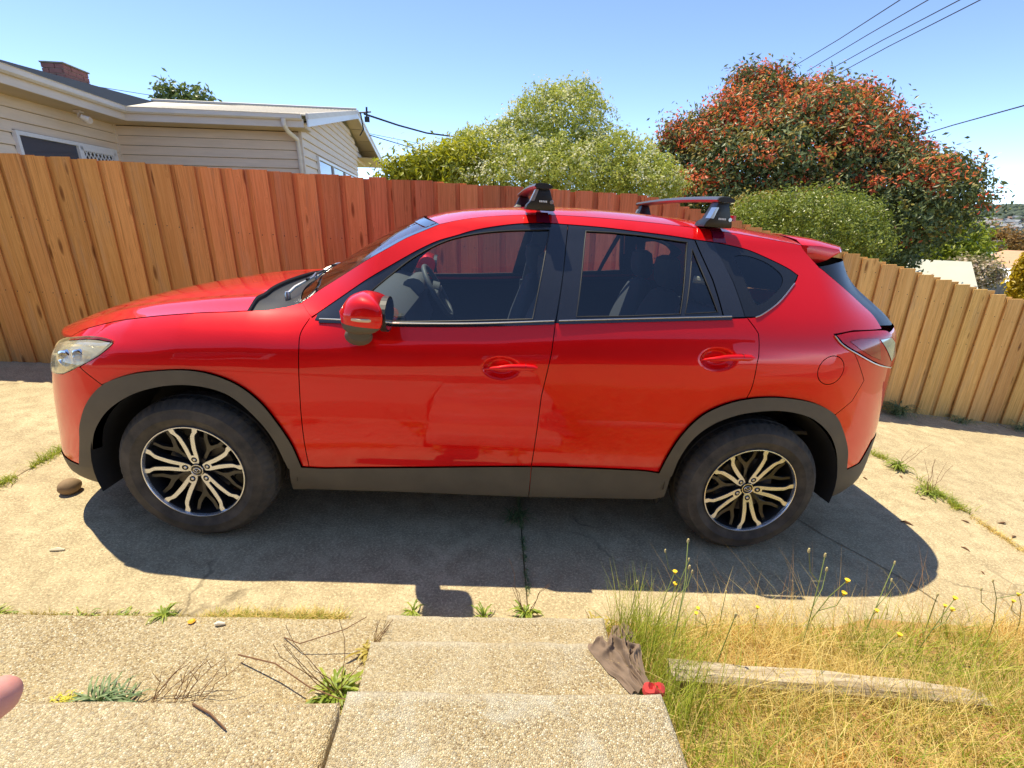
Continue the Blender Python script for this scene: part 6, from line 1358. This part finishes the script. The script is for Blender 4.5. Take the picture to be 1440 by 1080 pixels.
# ------------------------------------------------------------------ trees and shrubs
def leaf_cloud(name, lobes, n, size, mat, parent, shell=.28, aspect=2.4, droop=.2, upper=None, keep=.35, outw=.7, ntex=1.0, clump=12, cr=2.0):
    nleaf = n; n = max(40, int(n / clump)); L = np.array(lobes); ar = (L[:, 3] * L[:, 4] + L[:, 3] * L[:, 5] + L[:, 4] * L[:, 5]); out = []; tot = 0; tries = 0
    while tot < n and tries < 40:
        tries += 1; m = n * 2; i_ = rng.choice(len(L), m, p=ar / ar.sum()); d = rng.normal(size=(m, 3)); d /= np.linalg.norm(d, axis=1)[:, None]
        r = 1 - np.abs(rng.normal(0, shell, m)) + .07 * rng.normal(size=m)
        bump_ = 1 + .34 * fnoise(d[:, 0] * 2 + i_ * 7, d[:, 2] * 2 + d[:, 1] * 1.5, 6, 4, 1.4 * ntex)
        p = L[i_, :3] + d * L[i_, 3:] * (r * bump_)[:, None]
        q = ((p[:, None, :] - L[None, :, :3]) / L[None, :, 3:]); inn = ((q ** 2).sum(2) < .62); inn[np.arange(m), i_] = False
        ok = ~inn.any(1) | (rng.uniform(0, 1, m) < keep * .3)
        gap = fnoise(p[:, 0] * 1.0 + p[:, 1], p[:, 2] * 1.2 - p[:, 1] * .6, 15, 3, 2.2 * ntex); ok &= gap > -.34
        if upper is not None: ok &= upper(p, d, i_)
        out.append((p[ok], d[ok])); tot += ok.sum()
    p = np.vstack([o[0] for o in out])[:n]; d = np.vstack([o[1] for o in out])[:n]
    # each sampled point is a twig end that carries a clump of leaves
    j = rng.integers(0, len(p), nleaf); rad = size * cr * rng.uniform(.5, 1.2, len(p))[j]; o_ = rng.normal(size=(nleaf, 3)) * .55; ctint = rng.uniform(0, 1, len(p))[j]
    d2 = d[j] + .9 * o_; p = p[j] + o_ * rad[:, None] + d[j] * (rad * .5)[:, None]; d = d2 / np.linalg.norm(d2, axis=1)[:, None]; n = nleaf
    nr = d * outw + rng.normal(size=(n, 3)) * .6 + np.array([0, 0, .35]); nr /= np.linalg.norm(nr, axis=1)[:, None]
    ax = np.cross(nr, rng.normal(size=(n, 3))); ax /= np.linalg.norm(ax, axis=1)[:, None]; ax[:, 2] -= droop; ax /= np.linalg.norm(ax, axis=1)[:, None]
    sd_ = np.cross(ax, nr); sd_ /= np.maximum(np.linalg.norm(sd_, axis=1), 1e-6)[:, None]
    s = size * rng.uniform(.65, 1.3, n)[:, None]; w_ = s / aspect
    V = np.stack([p - ax * s * .5, p + sd_ * w_ * .5 + nr * w_ * .18, p + ax * s * .5, p - sd_ * w_ * .5 + nr * w_ * .18], 1).reshape(-1, 3)
    F = np.arange(n * 4).reshape(n, 4); F = np.vstack([F[:, [0, 1, 2]], F[:, [0, 2, 3]]])
    o = mesh(name, V, F, mat, False, parent=parent); at = o.data.attributes.new('tint', 'FLOAT', 'POINT'); at.data.foreach_set('value', np.repeat(np.clip(.6 * ctint + .4 * rng.uniform(0, 1, n), 0, 1), 4).astype(np.float32))
    return o
def trunk(parent, base, lobes, r, nb=7):
    b = MB(); base = Vector(base); L = sorted(lobes, key=lambda l: -l[3])[:nb]; top = Vector(np.mean([l[:3] for l in L], 0)); fork = base.lerp(top, .45)
    b.tube([base, base.lerp(fork, .5) + Vector((.05, .03, 0)), fork], [r, r * .85, r * .7], 9)
    for l in L:
        e = Vector(l[:3]); m = fork.lerp(e, .5) + Vector((random.uniform(-.1, .1), random.uniform(-.1, .1), random.uniform(0, .15))); b.tube([fork, m, e], [r * .5, r * .32, r * .12], 6)
    return b.obj('trunk', M['bark'], True, parent=parent)
def tree(name, key, label, cat, n, size, mat, r, group=None, extra=(), **k):
    L = G[key]; c = np.mean(np.array(L)[:, :3], 0); zg = float(terrain_z(c[0], c[1])) - .1
    t = empty(name, (0, 0, 0), label=label, cat=cat, world=True)
    trunk(t, (c[0], c[1], zg), L, r); leaf_cloud('crown', L, n, size, mat, t, **k)
    for nm, n2, s2, m2, kk in extra: leaf_cloud(nm, L, n2, s2, m2, t, **kk)
    return t
lm = leafmat
up_ = lambda p, d, i_: (d[:, 2] > -.1) | (rng.uniform(0, 1, len(p)) < .15)
M['lf_pale'] = lm('silvery_green_leaf', (.30, .36, .06), (.60, .62, .17), .4, .5, .2); M['lf_white'] = lm('cream_blossom', (.66, .66, .36), (.84, .82, .58), .3, .6)
tree('flowering_shrub', 'white_bush', 'large pale green shrub covered in cream blossom behind the middle of the fence', 'shrub', 62000, .060, M['lf_pale'], .12, extra=[('blossom', 9500, .042, M['lf_white'], dict(aspect=1.2, shell=.16, upper=up_, ntex=1.6))], ntex=1.5, cr=1.6)
tree('yellow_shrub', 'yellow_bush', 'yellow-green leafy shrub between the house gable and the pale shrub', 'shrub', 5200, .10, lm('yellow_green_leaf', (.26, .30, .02), (.52, .50, .04), .45), .07, ntex=2, droop=-.3)
redsel = lambda p, d, i_: ((d[:, 2] + .25 * d[:, 0] * 0 - .12 * d[:, 1]) > .05) & (fnoise(p[:, 0] * .9, p[:, 2] * 1.3 + p[:, 1] * .5, 41, 3, 1.5) > -.06 - .35 * (p[:, 2] > 3.0) + .25 * (p[:, 0] > 8.2))
M['lf_dark'] = lm('dark_glossy_leaf', (.07, .105, .045), (.20, .24, .085), .25, .42, .3); M['lf_red'] = lm('red_new_leaf', (.78, .09, .05), (.90, .32, .12), .4, .45, .25); M['lf_olive'] = lm('olive_bronze_leaf', (.26, .24, .06), (.46, .34, .10), .35, .45, .25)
tree('red_tipped_tree', 'photinia', 'large dark green tree with red new leaves behind the right end of the roof', 'tree', 70000, .10, M['lf_dark'], .22, extra=[('new_leaves', 17000, .085, M['lf_red'], dict(shell=.10, upper=redsel, droop=-.15)), ('bronze_leaves', 11000, .095, M['lf_olive'], dict(shell=.14, upper=up_))])
M['lf_hedge'] = lm('fresh_hedge_leaf', (.14, .20, .025), (.36, .40, .07), .35, .35, .5)
tree('clipped_hedge', 'hedge', 'rounded green hedge above the rear of the car roof', 'hedge', 32000, .048, M['lf_hedge'], .08, shell=.14, ntex=2.5, extra=[('inner_twigs', 2500, .07, M['bark'], dict(aspect=9, shell=.3))])
tree('small_shrub', 'small_hedge', 'small olive shrub between the rear roof bar and the red-tipped tree', 'shrub', 3500, .07, M['lf_olive'], .05, ntex=2)
tree('lime_tree', 'lime_tree', 'bright yellow-green tree under the right side of the red-tipped tree', 'tree', 11000, .13, lm('lime_leaf', (.17, .25, .02), (.42, .45, .05), .45), .12, ntex=.8)
tree('dark_shrub', 'dark_tree', 'dark green shrub in shade beside the yellow-green tree', 'shrub', 8000, .12, M['lf_dark'], .1)
tree('rust_tree', 'rust_tree', 'rust-brown leafed tree in front of the far hillside', 'tree', 5000, .34, lm('rust_leaf', (.20, .10, .022), (.36, .20, .05), .3), .2, ntex=.3)
tree('olive_tree', 'olive_tree', 'grey-olive tree at the right edge below the hillside', 'tree', 4000, .40, lm('grey_olive_leaf', (.09, .09, .05), (.19, .17, .10), .2), .2, ntex=.3)
tree('blossom_bush', 'blossom_bush', 'bush with pinkish-white blossom behind the top of the right fence', 'shrub', 4200, .085, lm('dull_green_leaf', (.16, .16, .07), (.30, .26, .13), .3), .06, extra=[('blossom', 2600, .07, lm('pale_pink_blossom', (.60, .45, .36), (.72, .62, .50), .3), dict(aspect=1.3, shell=.12))])
tree('golden_conifer', 'conifer', 'golden yellow conifer cut by the right edge above the fence', 'conifer', 7000, .05, lm('golden_needle', (.42, .30, .008), (.70, .52, .02), .4), .05, aspect=1.8, ntex=2, clump=8, cr=1.2)
tree('gum_tree', 'back_tree', 'treetop tufts showing above the pale house roof', 'tree', 800, .26, lm('mid_green_leaf', (.07, .11, .03), (.20, .26, .08), .35), .25, ntex=.6, shell=.3, droop=-.5, clump=9, cr=1.1)
# one loose flowering spray standing out of the pale shrub
L0 = G['white_bush'][7]

# ------------------------------------------------------------------ neighbours' roofs down the slope
def house(name, label, c, rz, L, Wd, hw, hr, wall_m, roof_m, win_m=None, over=.35, hip=0.0):
    t = empty(name, c, rz, label=label, cat='house', world=True)
    b = MB(); b.box((-L / 2, -Wd / 2, -3), (L / 2, Wd / 2, hw)); b.loft([[Vector((x_, y_, z_)) for y_, z_ in ((-Wd / 2, hw - .02), (Wd / 2, hw - .02), (0, hw + hr - .06))] for x_ in (-L / 2 + .01 + hip, L / 2 - .01 - hip)]); w1 = b.obj('wall', wall_m, parent=t)
    o_ = over; e = hw - o_ * hr / (Wd / 2)
    for s_ in (-1, 1):
        b = MB(); b.loft([[Vector((-L / 2 - o_, s_ * (Wd / 2 + o_), e + q)), Vector((L / 2 + o_, s_ * (Wd / 2 + o_), e + q)), Vector((L / 2 + o_ - hip, s_ * .0, hw + hr + q)), Vector((-L / 2 - o_ + hip, 0, hw + hr + q))] for q in (.08, 0)]); b.obj('roof', roof_m, parent=t)
        b = MB(); b.box((-L / 2 - o_, s_ * (Wd / 2 + o_) - .05, e - .10), (L / 2 + o_, s_ * (Wd / 2 + o_) + .05, e + .06)); b.obj('gutter', M['trim'], parent=t)
        if hip:
            b = MB(); b.loft([[Vector((s_ * (L / 2 + o_), -Wd / 2 - o_, e + q)), Vector((s_ * (L / 2 + o_), Wd / 2 + o_, e + q)), Vector((s_ * (L / 2 + o_ - hip), 0, hw + hr + q))] for q in (.08, 0)]); b.obj('roof', roof_m, parent=t)
    for k in range(3):
        x_ = -L / 2 + L * (k + .5) / 3; b = MB(); b.box((x_ - .7, -Wd / 2 - .03, hw - 1.5), (x_ + .7, -Wd / 2 - .005, hw - .4)); wn = b.obj('window', M['winframe'], parent=t); b = MB(); b.box((x_ - .62, -Wd / 2 - .05, hw - 1.42), (x_ + .62, -Wd / 2 - .032, hw - .48)); b.obj('pane', M['darkglass'], parent=wn)
    return t
M['palegreen'] = plain('pale_green_roof', (.30, .40, .30), .6, vs=2); M['cream_roof'] = plain('cream_metal_roof', (.50, .50, .42), .5, vs=2); M['terra'] = plain('terracotta_tiles', (.55, .32, .19), .8, var=.2, vs=4); M['whiteroof'] = plain('white_metal_roof', (.82, .82, .82), .45, vs=2); M['redbrick'] = plain('brick_wall', (.30, .12, .08), .9, vs=8)
house('shed', 'low shed with pale sloping roof edge just above the right fence', (10.56, 8.49, .02), -.6, 1.5, 1.6, .3, .30, M['greymetal'], M['cream_roof'])
house('garage', 'cream roofed outbuilding behind the right fence by the yellow-green tree', (17.9, 15.4, -1.34), -.75, 2.2, 3.0, .5, .45, M['palegreen'], M['cream_roof'])
house('green_roof_house', 'house with pale green roof behind the yellow-green tree', (39.36, 36.31, -2.4), -.8, 5, 5, .5, 1.0, M['trim'], M['palegreen'], hip=1)
house('brick_house', 'red brick house with terracotta roof at the right edge', (35.6, 27.2, -2.55), -.72, 6, 6, 1.2, 1.0, M['redbrick'], M['terra'], hip=1.5)
house('white_roof_house', 'outbuilding with bright white roof below the brick house', (22.5, 16.3, -1.27), -.72, 2.6, 2.8, .5, .42, M['trim'], M['whiteroof'], hip=.5)
GF = empty('grey_fence', (0, 0, 0), label='weathered grey paling fence beyond the blossom bush', cat='fence', world=True)
b = MB(); p0, p1 = Vector((15.7, 12.0, -.22)), Vector((18.2, 10.6, -.16)); _gb = None
for k in range(24):
    p = p0.lerp(p1, k / 23)
    if _gb is None:
        _gb = MB().box((-.06, -.01, -2), (.06, .01, 0)).obj('board', plain('grey_paling', (.20, .19, .18), .9, var=.3, vs=3), parent=GF); q = _gb
    else: q = copyobj(_gb, GF)
    q.location = p + Vector((0, 0, random.uniform(-.02, .02))); q.rotation_euler = (0, 0, math.atan2(p1.y - p0.y, p1.x - p0.x))
a0_, a1_ = Vector(G['aerial'][0]), Vector(G['aerial'][1])
t = empty('tv_aerial', tuple(a0_), label='thin television aerial above the terracotta roof', cat='aerial', world=True)
b = MB(); b.tube([Vector((0, 0, -1.5)), a1_ - a0_], .022, 5); b.obj('mast', M['greymetal'], parent=t)
b = MB(); dv = a1_ - a0_
for k, f in enumerate((.55, .7, .85, .97)): b.tube([dv * f + Vector((-.22, .2, 0)) * (1 - .1 * k), dv * f + Vector((.22, -.2, 0)) * (1 - .1 * k)], .012, 5)
b.obj('antenna_rod', M['greymetal'], parent=t)
# far town on the hillside and scattered trees: uncountable at this distance
b = MB(); b2 = MB(); b3 = MB()
for k in range(240):
    A_ = math.radians(random.uniform(34, 47.5)); Rr = random.uniform(420, 1000) * random.uniform(.85, 1); x_ = CW.x + Rr * math.sin(A_); y_ = CW.y + Rr * math.cos(A_); z_ = float(terrain_z(x_, y_)); s = random.uniform(3.5, 6.5); Mx = Matrix.Translation((x_, y_, z_)) @ Matrix.Rotation(random.uniform(0, 3), 4, 'Z')
    b.box((-s, -s * .6, -3), (s, s * .6, 3), Mx); (b2 if k % 3 else b3).loft([[Mx @ Vector(q) for q in ((-s * 1.1, -s * .7, 2.9), (s * 1.1, -s * .7, 2.9), (s * 1.1, 0, 5.2), (-s * 1.1, 0, 5.2))], [Mx @ Vector(q) for q in ((-s * 1.1, s * .7, 2.9), (s * 1.1, s * .7, 2.9), (s * 1.1, .01, 5.21), (-s * 1.1, .01, 5.21))]])
mm = mesh('far_town', b.V, b.F, plain('far_walls', (.26, .25, .22), .9), kind='stuff', world=True)
mm = mesh('far_roofs', b2.V, b2.F, plain('far_grey_roofs', (.20, .22, .25), .7), kind='stuff', world=True); mm = mesh('far_roofs', b3.V, b3.F, plain('far_red_roofs', (.20, .13, .10), .8), kind='stuff', world=True)
V = []; F = []
for k in range(2600):
    A_ = math.radians(random.uniform(34, 58)); ridge = random.random() < .45
    Rr = random.uniform(2350, 2640) if ridge else random.uniform(300, 2200); x_ = CW.x + Rr * math.sin(A_); y_ = CW.y + Rr * math.cos(A_)
    if not ridge and float(fnoise(x_, y_, 51, 3, 1 / 260.)) < .05: continue
    z_ = float(terrain_z(x_, y_)); s = random.uniform(5, 9) * (1.3 if ridge else 1); b0 = len(V)
    V += [(x_ + s * .7 * math.cos(q) * rr_, y_ + s * .7 * math.sin(q) * rr_, z_ + hh * s) for rr_, hh in ((.5, -.1), (1, .35), (.7, .85), (.05, 1.1)) for q in np.linspace(0, 6.28, 6, endpoint=False)]
    F += [(b0 + i_ * 6 + j, b0 + i_ * 6 + (j + 1) % 6, b0 + (i_ + 1) * 6 + (j + 1) % 6, b0 + (i_ + 1) * 6 + j) for i_ in range(3) for j in range(6)]
mesh('far_trees', V, F, plain('far_tree_foliage', (.075, .10, .07), .95, var=.3, vs=.05), True, kind='stuff', world=True)

# ------------------------------------------------------------------ the photographer's house, seen mirrored in the doors (driveway frame)
t = empty('porch_house', (0, -7.0, .4), label='dark brick house behind the camera, mirrored in the car doors', cat='house')
b = MB(); b.box((-9, -4, -.4), (5.9, 0, 3.2)); b.obj('wall', plain('dark_brick', (.10, .045, .032), .9, var=.4, vs=14), parent=t)
b = MB(); b.loft([[Vector((x_, y_, z_)) for x_, z_ in ((-9.4, 3.25), (6.3, 3.25), (6.3, 3.4), (-9.4, 3.4))] for y_ in (-3.4, .7)]); b.loft([[Vector((x_, .60, z_)) for x_, z_ in ((-9.4, 3.1), (6.3, 3.1), (6.3, 3.42), (-9.4, 3.42))], [Vector((x_, .66, z_)) for x_, z_ in ((-9.4, 3.1), (6.3, 3.1), (6.3, 3.42), (-9.4, 3.42))]]); b.obj('eave', M['slate'], parent=t)
for x0_, x1_, z0_, z1_ in ((-4.6, -2.6, .9, 2.1), (1.2, 2.6, .9, 2.1)):
    b = MB(); b.box((x0_, .0, z0_), (x1_, .04, z1_)); wn = b.obj('window', M['winframe'], parent=t); b = MB(); b.box((x0_ + .08, .03, z0_ + .08), (x1_ - .08, .05, z1_ - .08)); b.obj('pane', M['darkglass'], parent=wn)
b = MB(); b.box((-.9, .0, 0), (.1, .05, 2.1)); b.obj('door', plain('dark_door', (.06, .04, .03), .4), parent=t)

# ------------------------------------------------------------------ tilt everything built in the driveway frame
bpy.context.view_layer.update()
for o in list(COL.objects):
    if o.parent is None and o.name not in WORLD and o.type in ('MESH', 'EMPTY'):
        o.matrix_world = TM @ o.matrix_world
